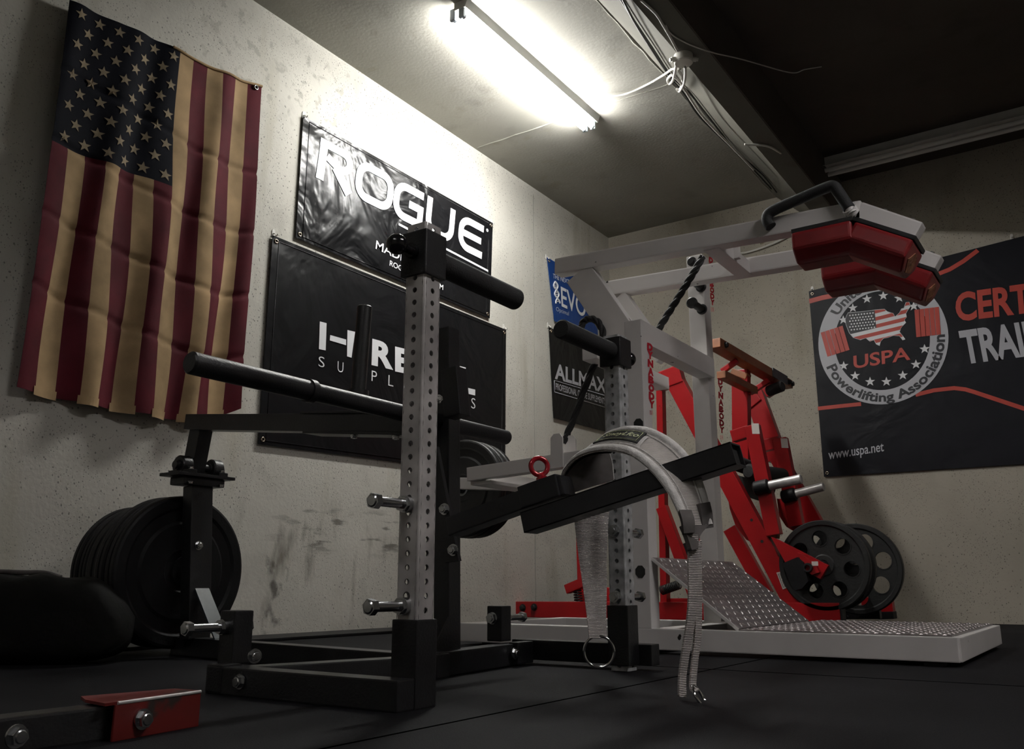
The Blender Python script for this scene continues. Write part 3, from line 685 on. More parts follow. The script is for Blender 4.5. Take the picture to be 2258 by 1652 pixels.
for k in range(1, 13, 2):
    mb = MB(); u0, u1 = k / 13 - .008, (k + 1) / 13 + .004
    P0 = [flag_pt(u0 + (u1 - u0) * i / 6, v, .003) for v in (.985, 1.006) for i in range(7)]; mb.add(P0, [[i, i + 1, 8 + i, 7 + i] for i in range(6)])
    part(mb, 'stripe_hem', M['f_tan'], t)
mb = MB(); g = flag_pt(.965, .012, .004); mb.torus(g, (1, 0, 0), .009, .0035, 20, 8); part(mb, 'grommet', M['zinc'], t)
hook(WL, (g.y + .003, g.z + .012), 'white hook at the upper right corner of the flag')
#==SQUAT==
# ================================================================== THE BELT SQUAT MACHINE (black frame, two bare steel uprights)
bs = thing('belt_squat_machine', 'black steel belt squat frame with two perforated bare steel uprights and rising lever arm', 'gym machine', (-1.38, 1.70, 0))
def hole_panel(mb, c, t, up, half, z0, z1, pitch, r, nrm, big=(), th=.003, skip=()):
    """a strip of sheet with a row of round holes, rims turned inwards"""
    n = int(round((z1 - z0) / pitch)); K = 16
    for i in range(n):
        zc = z0 + (i + .5) * (z1 - z0) / n; hh = (z1 - z0) / n / 2; rr = r * 1.45 if i in big else r
        outer = []; inner = []; rim = []
        for k in range(K):
            a = 2 * pi * (k + .5) / K; x, y = cos(a), sin(a); s = min(half / abs(x) if abs(x) > 1e-6 else 9, hh / abs(y) if abs(y) > 1e-6 else 9)
            outer.append(c + t * x * s + up * (zc + y * s)); inner.append(c + t * x * rr + up * (zc + y * rr)); rim.append(inner[-1] - nrm * th)
        # square corners
        V = outer + inner + rim; F = [[k, (k + 1) % K, K + (k + 1) % K, K + k] for k in range(K)]
        for a in (45, 135, 225, 315):
            V.append(c + t * half * (1 if cos(radians(a)) > 0 else -1) + up * (zc + hh * (1 if sin(radians(a)) > 0 else -1)))
            k0 = int((a / 360 * K) - .5); k0 = min(range(K), key=lambda k: 0 if (2 * pi * (k + .5) / K <= radians(a) <= 2 * pi * (k + 1.5) / K) else 1); F.append([k0, len(V) - 1, (k0 + 1) % K])
        mb.add(V, F); mb.add(inner + rim, [[k, (k + 1) % K, K + (k + 1) % K, K + k] for k in range(K)], 0, True)
def perforated(cx, cy, s, z0, z1, big):
    mb = MB(); c = .0045; Z = Vector((0, 0, 1))
    for n in (Vector((0, -1, 0)), Vector((1, 0, 0)), Vector((0, 1, 0)), Vector((-1, 0, 0))):
        t = Z.cross(n); hole_panel(mb, Vector((cx, cy, 0)) + n * s / 2, t, Z, s / 2 - c, z0, z1, .0254, .0056, n, big if abs(n.y) > .5 else ())
    for k in range(4):
        a0 = k * pi / 2; o = Vector((cx + (s / 2 - c) * (1 if cos(a0 + pi / 4) > 0 else -1), cy + (s / 2 - c) * (1 if sin(a0 + pi / 4) > 0 else -1), 0)); V = []
        for j in range(5):
            d = Vector((cos(a0 + j * pi / 8), sin(a0 + j * pi / 8), 0)) * c; V += [o + d + Z * z0, o + d + Z * z1]
        mb.add(V, [[2 * j, 2 * j + 2, 2 * j + 3, 2 * j + 1] for j in range(4)], 0, True)
    return mb
def pin(p, d, L, parent, r=.0088, nut_back=None):
    """bolt used as a band peg: collar on the face, long shank, hex head at the tip"""
    p = Vector(p); d = Vector(d); mb = MB()
    mb.cyl(p - d * .002, p + d * .010, .0155, n=24); mb.hexa(p + d * .010, p + d * .018, .0145); mb.cyl(p + d * .018, p + d * (L - .012), r, n=20); mb.hexa(p + d * (L - .014), p + d * L, .0145); mb.lathe(p + d * L, d, [(.0115, 0), (.009, .002), (0, .0022)], 18)
    o = part(mb, 'peg_bolt', M['zinc'], parent)
    if nut_back:
        mb = MB(); b = Vector(nut_back); mb.cyl(b, b - d * .003, .016, n=24); mb.hexa(b - d * .003, b - d * .014, .0145); mb.cyl(b - d * .014, b - d * .017, .008, n=16); part(mb, 'nut', M['zinc'], o)
def bolt(p, d, r, parent, rust=False):
    mb = MB(); mb.bolt(p, d, r); return part(mb, 'bolt', M['zinc'], parent)
U1 = Vector((-1.0725, 1.2725, 0)); U2 = Vector((-1.0705, 2.0835, 0)); US = .0495
# base tubes
m_ = MB(); m_.span((-1.535, 1.198, .0), (-1.045, 1.244, .052), .003); part(m_, 'base_tube', M['black_rub'], bs)
m_ = MB(); m_.beam((-1.490, 1.235, .026), (-1.372, 1.640, .026), .048, .050); part(m_, 'base_tube', M['black_rub'], bs)
m_ = MB(); m_.beam((-1.362, 1.675, .030), (-1.405, 2.110, .030), .050, .054); part(m_, 'base_tube', M['black_rub'], bs)
m_ = MB(); m_.span((-1.43, 2.113, .012), (aY(1437, 1445, 2.113).x, 2.160, .064), .003); part(m_, 'base_tube', M['black_rub'], bs)
m_ = MB(); m_.beam((-2.460, 1.790, .028), (-1.39, 1.660, .028), .050, .054); part(m_, 'base_tube', M['black_rub'], bs)
m_ = MB(); m_.span((-1.40, 1.668, 0), (-1.335, 1.715, .054), .003); part(m_, 'base_coupling', M['black_rub'], bs)
# tie tube on the rear of the near foot, end cap and foot pad under the sleeve
m_ = MB(); m_.span((-1.548, 1.196, .000), (-1.500, 1.246, .056), .006); part(m_, 'end_cap', M['black'], bs)
m_ = MB(); m_.span((-1.098, 1.205, -.004), (-1.047, 1.298, .004), .002); part(m_, 'foot_pad', M['rubber'], bs)
for p, d in (((aY(530, 1503, 1.196)), (0, -1, 0)), (Vector(aX(561, 1447, -1.47)), (1, -.3, 0)), (aX(1134, 1441, -1.36), (1, 0, 0))): bolt(p, d, .0115, bs)
m_ = MB(); m_.box(aX(1140, 1440, -1.372) + Vector((0, .02, 0)), (.03, .075, .056), None, .003); part(m_, 'joint_plate', M['black'], bs)
# sleeves with the perforated uprights
for U, z0, z1, zt in ((U1, 0, .150, .906), (U2, .014, .160, .868)):
    m_ = MB(); m_.box((U.x, U.y, (z0 + z1) / 2), (.058, .058, z1 - z0), None, .003); part(m_, 'sleeve', M['black_rub'], bs)
    nb = int(round((zt - .004) / .0254))
    part(perforated(U.x, U.y, US, .002, zt, (int(.157 / .0254) + 1, int(.30 / .0254) + 2)), 'upright', M['steel'] if U is U1 else M['galv'], bs)
for U, zz, s in ((U1, (.354, .173), -1), (U2, (.345, .180), 1)):
    for z in zz: pin((U.x - .004, U.y + s * US / 2, z), (0, s, 0), .094, bs, nut_back=(U.x - .004, U.y - s * US / 2, z))
# sliding handle carriages
for U, z0, z1, s, yend in ((U1, .797, .888, 1, 1.602), (U2, .781, .860, -1, 1.797)):
    m_ = MB(); m_.box((U.x, U.y, (z0 + z1) / 2), (.064, .064, z1 - z0), None, .003); hc = part(m_, 'handle_carriage', M['black'], bs)
    zc = (z0 + z1) / 2 + .002; m_ = MB(); m_.cyl((U.x, U.y + s * .03, zc), (U.x, yend, zc), .0245, n=32, bev=.004); part(m_, 'handle', M['grip'], hc)
    m_ = MB(); m_.cyl((U.x, U.y - s * .03, zc), (U.x, U.y - s * .062, zc), .008, n=16); m_.cyl((U.x, U.y - s * .03, zc), (U.x, U.y - s * .042, zc), .015, n=20); m_.sphere((U.x, U.y - s * .080, zc), .0205, 24); part(m_, 'pull_knob', M['gloss_black'], hc)
# stub posts with pegs
for c, z0, z1, s in (((-1.556, 1.270), .05, .158, -1), ((-1.446, 2.074), .06, .154, 1)):
    m_ = MB(); m_.box((c[0], c[1], (z0 + z1) / 2), (.048, .048, z1 - z0), None, .004); sp = part(m_, 'stub_post', M['black_rub'], bs)
    z = z1 - .033; pin((c[0] - (.006 if s < 0 else .0), c[1] + s * .024, z), (0, s, 0), .098, sp, nut_back=(c[0] - .004, c[1] - s * .024, z))
# mast with pivot plates
m_ = MB(); m_.beam((-1.404, 1.791, .05), (-1.421, 1.791, .876), .048, .048, up=(0, 1, 0)); part(m_, 'mast', M['black_rub'], bs)
m_ = MB(); pts = [(960, 1410), (990, 1372), (985, 1372), (956, 1408)]
m_.prism([(-1.385, 1.764, .055), (-1.425, 1.764, .055), (-1.425, 1.764, .13)], (0, .004, 0)); m_.prism([(-1.378, 1.70, .056), (-1.378, 1.768, .056), (-1.380, 1.768, .135)], (-.005, 0, 0)); part(m_, 'mast_gusset', M['black_rub'], bs)
for yy in (1.728,):
    m_ = MB(); m_.prism([aY(x, y, 1.735) + Vector((0, yy - 1.735, 0)) for x, y in ((953, 985), (966, 985), (989, 1103), (1015, 1237), (985, 1241), (957, 1105))], (0, .012, 0)); part(m_, 'pivot_plate', M['black_rub'], bs)
for x, y in ((981, 1123), (1000, 1213)): bolt(aY(x, y, 1.727), (0, -1, 0), .0115, bs)
m_ = MB(); m_.beam(aY(1000, 815, 1.745), aY(1009, 920, 1.745), .05, .046, up=(0, 1, 0)); part(m_, 'pivot_bracket', M['black_rub'], bs)
bolt(aY(967, 880, 1.72), (1, -.6, 0), .009, bs)
# the cross bar that the weights hang on
m_ = MB(); BX, BZ = -1.43, .632
m_.lathe((BX, 1.012, BZ - .008), (0, 1, 0), [(0, 0), (.019, 0), (.0225, .004), (.0225, .302), (.026, .302), (.026, .318), (.0205, .318), (.0205, 1.070), (.0175, 1.075), (0, 1.075)], 36); part(m_, 'weight_bar', M['black'], bs)
# link beam, its left link, bearings and rear post
TL_ = aY(408, 930, 1.727) + Vector((0, .024, 0)); TR_ = aY(880, 932, 1.66) + Vector((0, .03, 0)); TE = TR_ + (TR_ - TL_) * .06
m_ = MB(); m_.beam(TL_, TE, .05, .050); part(m_, 'link_beam', M['black_rub'], bs)
m_ = MB(); d_ = (TR_ - TL_); m_.beam(TL_ + d_ * .62 + Vector((0, 0, -.028)), TE + Vector((0, 0, -.028)), .07, .008); m_.beam(TL_ + d_ * .60 + Vector((0, 0, .028)), TE + Vector((0, 0, .028)), .06, .006); part(m_, 'clamp_plate', M['black'], bs)
for f in (.82, .98):
    for s in (-1, 1): bolt(TL_ + d_ * f + Vector((0, -.02, s * .033)), (0, 0, s), .0085, bs)
pg = TL_ + d_ * .835; m_ = MB(); nrm = Vector((-.12, 0, 1)).normalized(); pt = aY(804.5, 675, pg.y); pb = aY(789, 872, pg.y)
m_.cyl(pb, pt, .0205, n=32, bev=.003); m_.cyl(pb, pb + (pt - pb).normalized() * .014, .029, n=32); part(m_, 'weight_peg', M['black'], bs)
m_ = MB(); m_.beam(aY(446, 938, 1.757), aY(425, 1046, 1.757), .052, .050, up=(0, 1, 0)); part(m_, 'link_arm', M['black_rub'], bs)
m_ = MB(); m_.beam((-2.352, 1.768, .05), (-2.396, 1.768, .512), .045, .078, up=(0, 1, 0)); m_.V = m_.V; rp = part(m_, 'rear_post', M['black_rub'], bs)
bolt(aX(437, 1203, -2.343), (1, 0, 0), .011, rp)
m_ = MB(); m_.cyl(aX(442, 1091, -2.352), aX(442, 1091, -2.352) + Vector((.0012, 0, 0)), .008, n=20); part(m_, 'bolt_hole', M['dark'], rp)
bp_ = aY(437, 1052, 1.765); m_ = MB(); m_.box(bp_, (.10, .21, .010), Matrix.Rotation(radians(0), 3, 'Z'), .002); m_.box(bp_ + Vector((0, 0, -.018)), (.075, .15, .026), None, .006); part(m_, 'bearing_plate', M['black'], bs)
for sy in (-.058, .058):
    c = bp_ + Vector((0, sy, .030)); m_ = MB(); m_.cyl(c - Vector((0, .019, 0)), c + Vector((0, .019, 0)), .031, n=32, bev=.004); m_.box(c + Vector((0, 0, -.022)), (.100, .034, .016), None, .003); m_.cyl(c - Vector((0, .026, 0)), c + Vector((0, .026, 0)), .016, n=24); bh = part(m_, 'bearing_block', M['black'], bs)
    for sx in (-1, 1):
        m_ = MB(); m_.bolt(c + Vector((sx * .042, 0, -.014)), (0, 0, 1), .007); m_.bolt(c + Vector((sx * .042, 0, -.052)), (0, 0, -1), .007); part(m_, 'bolt', M['zinc'], bh)
m_ = MB(); m_.cyl(bp_ + Vector((0, -.09, .030)), bp_ + Vector((0, .09, .030)), .0125, n=20); part(m_, 'axle', M['black'], bs)
gp = [aX(x, y, -2.33) for x, y in ((414, 1304), (452, 1305), (479, 1358), (478, 1415), (462, 1415))]
m_ = MB(); m_.prism([Vector((-2.335, 1.742, .20)), Vector((-2.335, 1.792, .20)), Vector((-2.225, 1.792, .056)), Vector((-2.225, 1.742, .056))], (-.004, 0, -.004)); part(m_, 'foot_gusset', M['patch'], bs)
# lever arm
LY = 1.69; LF = 1.665
l0 = aY(985, 1162, LF); l1 = aY(1240, 1068, LF); off = Vector((0, LY - LF, 0))
m_ = MB(); m_.beam(l0 + off, l1 + off, .050, .044); lv = part(m_, 'lever_arm', M['lever'], bs)
m_ = MB(); m_.cyl(aY(1109, 1118, LF - .0008), aY(1109, 1118, LF + .001), .008, n=20); part(m_, 'pin_hole', M['dark'], lv)
B0 = aY(1152, 1153, LF) + off; B1_ = aY(1618, 999, LF) + off; dB = (B1_ - B0).normalized(); nB = dB.cross(Vector((0, 1, 0))).normalized(); nB = nB if nB.z > 0 else -nB
m_ = MB(); h2, w2, tk = .0235, .0275, .0035
for s in (-1, 1):
    m_.beam(B0 + Vector((0, s * (w2 - tk / 2), 0)), B1_ + Vector((0, s * (w2 - tk / 2), 0)), tk, h2 * 2, up=nB, bev=.001); m_.beam(B0 + nB * s * (h2 - tk / 2), B1_ + nB * s * (h2 - tk / 2), w2 * 2, tk, up=nB, bev=.001)
ob = part(m_, 'lever_extension', M['lever'], bs)
m_ = MB(); m_.beam(B1_ - dB * .012, B1_ - dB * .008, w2 * 2 - .006, h2 * 2 - .006, up=nB, bev=.001); m_.beam(B0 + dB * .010, B0 + dB * .014, w2 * 2 - .006, h2 * 2 - .006, up=nB, bev=.001); part(m_, 'tube_plug', M['dark'], ob)
k0 = aY(1147, 1098, LF) + off; k1 = aY(1231, 1069, LF) + off
m_ = MB(); m_.beam(k0, k1, .060, .050); part(m_, 'lever_sleeve', M['lever'], bs)
ec = aY(1189, 1029, LY); m_ = MB(); m_.torus(ec, (.72, -.69, .10), .0195, .0058, 40, 16); dn = -nB; m_.cyl(ec + dn * .019, ec + dn * .033, .0075, n=20); m_.cyl(ec + dn * .026, ec + dn * .031, .013, n=24); part(m_, 'eye_bolt', M['eye'], bs, 'glossy red eye bolt')
# ------------------------------------------------------------------ weight plates
def bumper(name, label, c, axis, R, th, group=None, lip=.012, m='rubber'):
    c = Vector(c); a = Vector(axis); t = thing(name, label, 'weight plate', tuple(c), group)
    mb = MB(); h = th / 2
    mb.lathe(c - a * h, a, [(.027, .004), (.06, .004), (.066, 0), (R * .62, 0), (R * .66, .006), (R * .80, .006), (R * .84, 0), (R - .010, 0), (R - .003, .003), (R, .010), (R, th * .42), (R - .004, th * .45), (R - .004, th * .55), (R, th * .58), (R, th - .010), (R - .003, th - .003), (R - .010, th), (R * .84, th), (R * .80, th - .006), (R * .66, th - .006), (R * .62, th), (.066, th), (.06, th - .004), (.027, th - .004), (.027, .004)], 72)
    part(mb, 'disc', M[m], t)
    mb = MB(); mb.lathe(c - a * (h + .001), a, [(.0255, .004), (.036, .002), (.036, th), (.0255, th - .002), (.0255, .004)], 32); part(mb, 'hub_ring', M['galv'], t); return t
PR = .233
x = -2.435
for lab, th, R, dz in (('large black bumper plate nearest the rear post of the belt squat frame', .052, PR, 0), ('large black bumper plate second from the rear post', .052, PR, 0), ('slightly smaller black plate third from the rear post', .075, PR * .92, 0), ('thin black plate fourth from the rear post', .045, PR * .90, 0), ('black plate at the far end of the row against the left wall', .045, PR * .90, 0)):
    bumper('weight_plate', lab, (x - th / 2, 1.765, .252), (1, 0, 0), R, th); x -= th + .0015
m_ = MB(); m_.cyl((-2.385, 1.765, .252), (x - .03, 1.765, .252), .024, n=28, bev=.003); m_.cyl((-2.43, 1.765, .252), (-2.422, 1.765, .252), .045, n=28); part(m_, 'weight_horn', M['black'], rp)
# ------------------------------------------------------------------ the hip belt draped over the lever
def loft(near, far, n, K, th, prof=None, mi=0):
    """strip of cloth between two edge curves"""
    A = catmull(near, n); B = catmull(far, n); mb = MB(); top = []; bot = []
    for i in range(n + 1):
        t = (A[min(n, i + 1)] - A[max(0, i - 1)]).normalized(); w_ = (B[i] - A[i]); nr = t.cross(w_).normalized()
        for k in range(K + 1):
            v = k / K; p = A[i] + w_ * v; h = (prof(v, i / n) if prof else 0)
            top.append(p + nr * (th / 2 + h)); bot.append(p - nr * (th / 2))
    G = [[i * (K + 1) + k, i * (K + 1) + k + 1, (i + 1) * (K + 1) + k + 1, (i + 1) * (K + 1) + k] for i in range(n) for k in range(K)]
    mb.add(top, G, mi, True); mb.add(bot, [g[::-1] for g in G], mi, True)
    ed = [i * (K + 1) for i in range(n + 1)] + [n * (K + 1) + k for k in range(1, K + 1)] + [i * (K + 1) + K for i in range(n - 1, -1, -1)] + [k for k in range(K - 1, 0, -1)]
    V = [top[i] for i in ed] + [bot[i] for i in ed]; m2 = len(ed)
    mb.add(V, [[i, (i + 1) % m2, m2 + (i + 1) % m2, m2 + i] for i in range(m2)], mi, True)
    return mb
blt = thing('hip_belt', 'grey padded hip belt with woven label draped over the raised lever arm', 'belt', tuple(aY(1400, 1000, 1.68)))
def L3(*q): return [aY(x, y, Y) for x, y, Y in q]
nearE = L3((1243, 1094, 1.735), (1236, 1068, 1.730), (1247, 1034, 1.725), (1280, 1005, 1.715), (1330, 993, 1.70), (1385, 1001, 1.675), (1432, 1034, 1.650), (1470, 1080, 1.63), (1496, 1130, 1.615), (1508, 1166, 1.608))
farE = L3((1352, 1058, 1.835), (1348, 1020, 1.830), (1338, 985, 1.82), (1342, 960, 1.80), (1382, 945, 1.78), (1436, 949, 1.755), (1490, 979, 1.735), (1528, 1024, 1.715), (1553, 1085, 1.70), (1567, 1158, 1.69))
N_S, K_S = 64, 20
part(loft(nearE, farE, N_S, K_S, .007), 'webbing', M['belt'], blt)
An = catmull(nearE, N_S); Bn = catmull(farE, N_S)
def strip(v0, v1, th, up, i0=0, i1=N_S):
    """band lying on the outside of the webbing between two fractions of its width"""
    mb = MB(); a = []; b = []
    for i in range(i0, i1 + 1):
        t = (An[min(N_S, i + 1)] - An[max(0, i - 1)]).normalized(); w_ = Bn[i] - An[i]; nr = t.cross(w_).normalized()
        a.append(An[i] + w_ * v0 + nr * up); b.append(An[i] + w_ * v1 + nr * up)
    def prof(v, u): return th * (4 * v * (1 - v)) ** .5
    n = i1 - i0
    A_, B_ = a, b; top = []; bot = []; K = 6
    for i in range(n + 1):
        t = (A_[min(n, i + 1)] - A_[max(0, i - 1)]).normalized(); w_ = B_[i] - A_[i]; nr = t.cross(w_).normalized()
        for k in range(K + 1): v = k / K; top.append(A_[i] + w_ * v + nr * prof(v, 0)); bot.append(A_[i] + w_ * v - nr * .004)
    G = [[i * (K + 1) + k, i * (K + 1) + k + 1, (i + 1) * (K + 1) + k + 1, (i + 1) * (K + 1) + k] for i in range(n) for k in range(K)]
    mb.add(top, G, 0, True); mb.add(bot, [g[::-1] for g in G], 0, True); return mb
part(strip(-.02, .20, .006, .0025), 'edge_padding', M['belt_trim'], blt); part(strip(.80, 1.02, .006, .0025), 'edge_padding', M['belt_trim'], blt)
part(strip(.235, .275, .003, .003), 'stitched_seam', M['belt_trim'], blt); part(strip(.725, .765, .003, .003), 'stitched_seam', M['belt_trim'], blt)
mb = strip(.27, .74, .0045, .003, 14, 37); part(mb, 'plain_panel', M['belt_trim'], blt)
mb = strip(.02, .98, .001, -.0055, 0, 30); part(mb, 'lining', M['belt_dark'], blt)
# label: bent to follow the webbing
mb = MB(); lp = []; i0, i1 = 23, 36
def on_belt(u, v, up):
    i = i0 + (i1 - i0) * u; k = int(min(i, N_S - 1)); f = i - k
    p0 = An[k].lerp(An[k + 1], f); p1 = Bn[k].lerp(Bn[k + 1], f); t = (An[k + 1] - An[k]).normalized(); w_ = p1 - p0; return p0 + w_ * (.34 + .42 * v) + t.cross(w_).normalized() * up
V = [on_belt(i / 10, j / 3, .0092) for j in range(4) for i in range(11)] + [on_belt(i / 10, j / 3, .004) for j in range(4) for i in range(11)]
mb.add(V[:44], [[j * 11 + i, j * 11 + i + 1, (j + 1) * 11 + i + 1, (j + 1) * 11 + i] for j in range(3) for i in range(10)], 0, True)
ed = list(range(11)) + [21, 32, 43] + list(range(42, 32, -1)) + [22, 11]
mb.add([V[i] for i in ed] + [V[44 + i] for i in ed], [[i, (i + 1) % len(ed), len(ed) + (i + 1) % len(ed), len(ed) + i] for i in range(len(ed))])
lb = part(mb, 'woven_label', M['label'], blt)
mb = MB(); Vt, Ft = fit(text2d('SmoyLfco', .01), .14, .90, .26, .74, .12); mb.add([on_belt(a, b, .0102) for a, b in Vt], Ft)
fr = [on_belt(a, b, .0095) for a, b in [(.05 + .9 * k / 10, .1) for k in range(11)] + [(.95, .9)] + [(.95 - .9 * k / 10, .9) for k in range(11)]]; mb.tube(fr, .0006, 5, closed=True); part(mb, 'label_lettering', M['label_text'], lb)
# bound ends and straps
part(loft(L3((1496, 1128, 1.6125), (1503, 1150, 1.607), (1506, 1178, 1.604)), L3((1523, 1128, 1.628), (1530, 1150, 1.622), (1530, 1176, 1.618)), 8, 4, .013), 'bound_end', M['belt_dark'], blt)
part(loft(L3((1537, 1112, 1.66), (1541, 1135, 1.66), (1545, 1168, 1.66)), L3((1560, 1108, 1.692), (1566, 1135, 1.692), (1568, 1164, 1.69)), 8, 4, .013), 'bound_end', M['belt_dark'], blt)
part(loft(L3((1501, 1160, 1.606), (1512, 1186, 1.606), (1521, 1215, 1.606)), L3((1560, 1160, 1.675), (1540, 1184, 1.640), (1535, 1212, 1.628)), 10, 6, .010), 'strap_tab', M['belt_dark'], blt)
sA = L3((1519, 1180, 1.612), (1517, 1240, 1.612), (1518, 1300, 1.612), (1515, 1360, 1.612), (1506, 1420, 1.612), (1497, 1490, 1.612), (1496, 1536, 1.612))
sB = L3((1538, 1180, 1.63), (1537, 1240, 1.632), (1538, 1300, 1.632), (1533, 1360, 1.632), (1523, 1420, 1.632), (1512, 1490, 1.632), (1512, 1538, 1.632))
part(loft(sA, sB, 48, 6, .004), 'strap', M['belt'], blt)
sA = L3((1532, 1196, 1.640), (1534, 1260, 1.640), (1533, 1330, 1.640), (1531, 1400, 1.640), (1525, 1460, 1.640), (1521, 1515, 1.636), (1530, 1528, 1.630))
sB = L3((1546, 1192, 1.656), (1546, 1260, 1.658), (1547, 1330, 1.658), (1545, 1400, 1.658), (1538, 1460, 1.656), (1534, 1512, 1.650), (1541, 1522, 1.644))
part(loft(sA, sB, 48, 6, .004), 'strap', M['belt'], blt)
rc_ = aY(1543, 1538, 1.632); mb = MB(); ax = (RT * .60 - UP * .80).normalized(); nr_ = ax.cross(FW + RT * .25).normalized(); mb.torus(rc_, nr_, .024, .0028, 40, 10, u=ax); part(mb, 'ring', M['chrome'], blt)
sA = L3((1262, 1100, 1.80), (1268, 1160, 1.80), (1276, 1230, 1.80), (1286, 1300, 1.80), (1294, 1360, 1.80), (1299, 1408, 1.80)); sB = L3((1344, 1100, 1.83), (1341, 1160, 1.83), (1338, 1230, 1.83), (1338, 1300, 1.83), (1337, 1360, 1.83), (1337, 1408, 1.83))
part(loft(sA, sB, 48, 10, .004, prof=lambda v, u: .004 * sin(v * 9 + u * 2) * (1 - u)), 'strap', M['belt'], blt)
rc_ = aY(1321, 1437, 1.818); mb = MB(); mb.torus(rc_, (.45, -.89, 0), .0335, .0030, 48, 10); part(mb, 'ring', M['chrome'], blt)
#==WHITE==
# ================================================================== THE WHITE STANDING SQUAT MACHINE
ws = thing('standing_squat_machine', 'white steel standing squat machine with red shoulder pads and tread plate ramp', 'gym machine', (-1.1, 2.98, 0))
YN, YFP = 2.65, 3.30; ZB, ZT = .012, .076
XN = aY(1437, 1390, YN).x; XFP = aY(1579, 1150, YFP).x; PS = .064
def wpart(a, b, name='frame_tube', m='white', bev=.003): return part(MB().span(a, b, bev), name, M[m], ws)
wpart((-2.02, YN, ZB), (-.385, YN + .06, ZT), 'base_tube'); wpart((-2.02, YFP, ZB), (-.42, YFP + .06, ZT), 'base_tube')
wpart((-.445, YN + .004, ZB + .001), (-.38, YFP + .26, ZT - .001), 'base_tube'); wpart((-2.02, YN + .06, ZB), (-1.96, YFP, ZT), 'base_tube'); wpart((XN - PS, YN + .06, ZB), (XN, YFP, ZT - .006), 'base_tube')
for xx in (-.45, -1.9):
    for yy in (YN + .03, YFP + .03): part(MB().box((xx, yy, ZB / 2), (.05, .05, ZB), None, .002), 'foot_pad', M['rubber'], ws)
zN = aY(1418, 702, YN).z
np_ = wpart((XN - PS, YN, ZT - .002), (XN, YN + PS, zN), 'post')
fp_ = wpart((XFP - .07, YFP, ZT - .002), (XFP, YFP + .066, aY(1545, 560, YFP).z), 'post')
wpart((XN - PS, YN + .05, zN - .078), (XN - .001, YFP + .02, zN), 'cross_beam')
wpart((XN - .26, YN + .05, zN - .10), (XN - .20, YFP + .02, zN - .05), 'cross_beam')
# rounded hexagonal cut-outs and pins on the posts
for x, y in ((1412, 1261), (1408, 936)):
    c = aY(x, y, YN); m_ = MB(); V = [c + Vector((cos(k * pi / 4 + .39) * .0185, -.0012, sin(k * pi / 4 + .39) * .021)) for k in range(8)]; m_.prism(V, (0, .002, 0)); part(m_, 'cut_out', M['dark'], np_)
for bx, by, L, kn in ((1547, 634, .10, 0), (1549, 683, .10, 0), (1527, 578, .014, 1)):
    b = aY(bx, by, YFP); m_ = MB(); d = Vector((0, -1, 0))
    if kn: m_.cyl(b, b + d * .014, .020, n=24, bev=.004); m_.cyl(b + d * .014, b + d * .016, .010, n=16)
    else: m_.cyl(b, b + d * .012, .022, n=24, bev=.003); m_.cyl(b, b + d * L, .0155, n=20); m_.cyl(b + d * L, b + d * (L + .018), .023, n=24, bev=.005)
    part(m_, 'stop_pin', M['black'], fp_)
c = aX(1572, 617, XFP); m_ = MB(); m_.cyl(c, c + Vector((.03, 0, 0)), .012, n=16); m_.sphere(c + Vector((.035, 0, 0)), .016, 16); part(m_, 'pull_knob', M['gloss_black'], fp_)
def decal(X, xl, xr, lean, y0, y1, post, s='DYNABODY'):
    """word set letter under letter on a face of constant x; xl, xr: left and right edge at the top, lean: shift at the bottom"""
    mb = MB(); n = len(s); st = (y1 - y0) / n
    for k, ch in enumerate(s):
        yb = y0 + st * (k + .98); yt = y0 + st * (k + .02); sh = lean * k / n
        a = aX(xl + sh, yb, X); b = aX(xr + sh, yb + (xr - xl) * .3, X); c = aX(xl + sh, yt, X); V, F = fit(text2d(ch, .075), 0, 1, 0, 1)
        mb.add([a + (b - a) * u + (c - a) * v + Vector((.0012, 0, 0)) for u, v in V], F)
    for k in range(3):
        a = aX(xl + lean + 1 + k * 2.5, y1 + 6, X) + Vector((.0012, 0, 0)); b = aX(xl + lean + 2 + k * 2.5, y1 + 16, X) + Vector((.0012, 0, 0)); mb.tube([a, b], .0007, 4)
    part(mb, 'red_decal', M['decal'], post, 'vertical red lettering')
decal(XN, 1426.5, 1438.5, 5, 755, 899, np_); decal(XFP, 1582.5, 1593, 4, 833, 954, fp_); decal(XFP, 1562.5, 1571.5, 4, 566, 672, fp_)
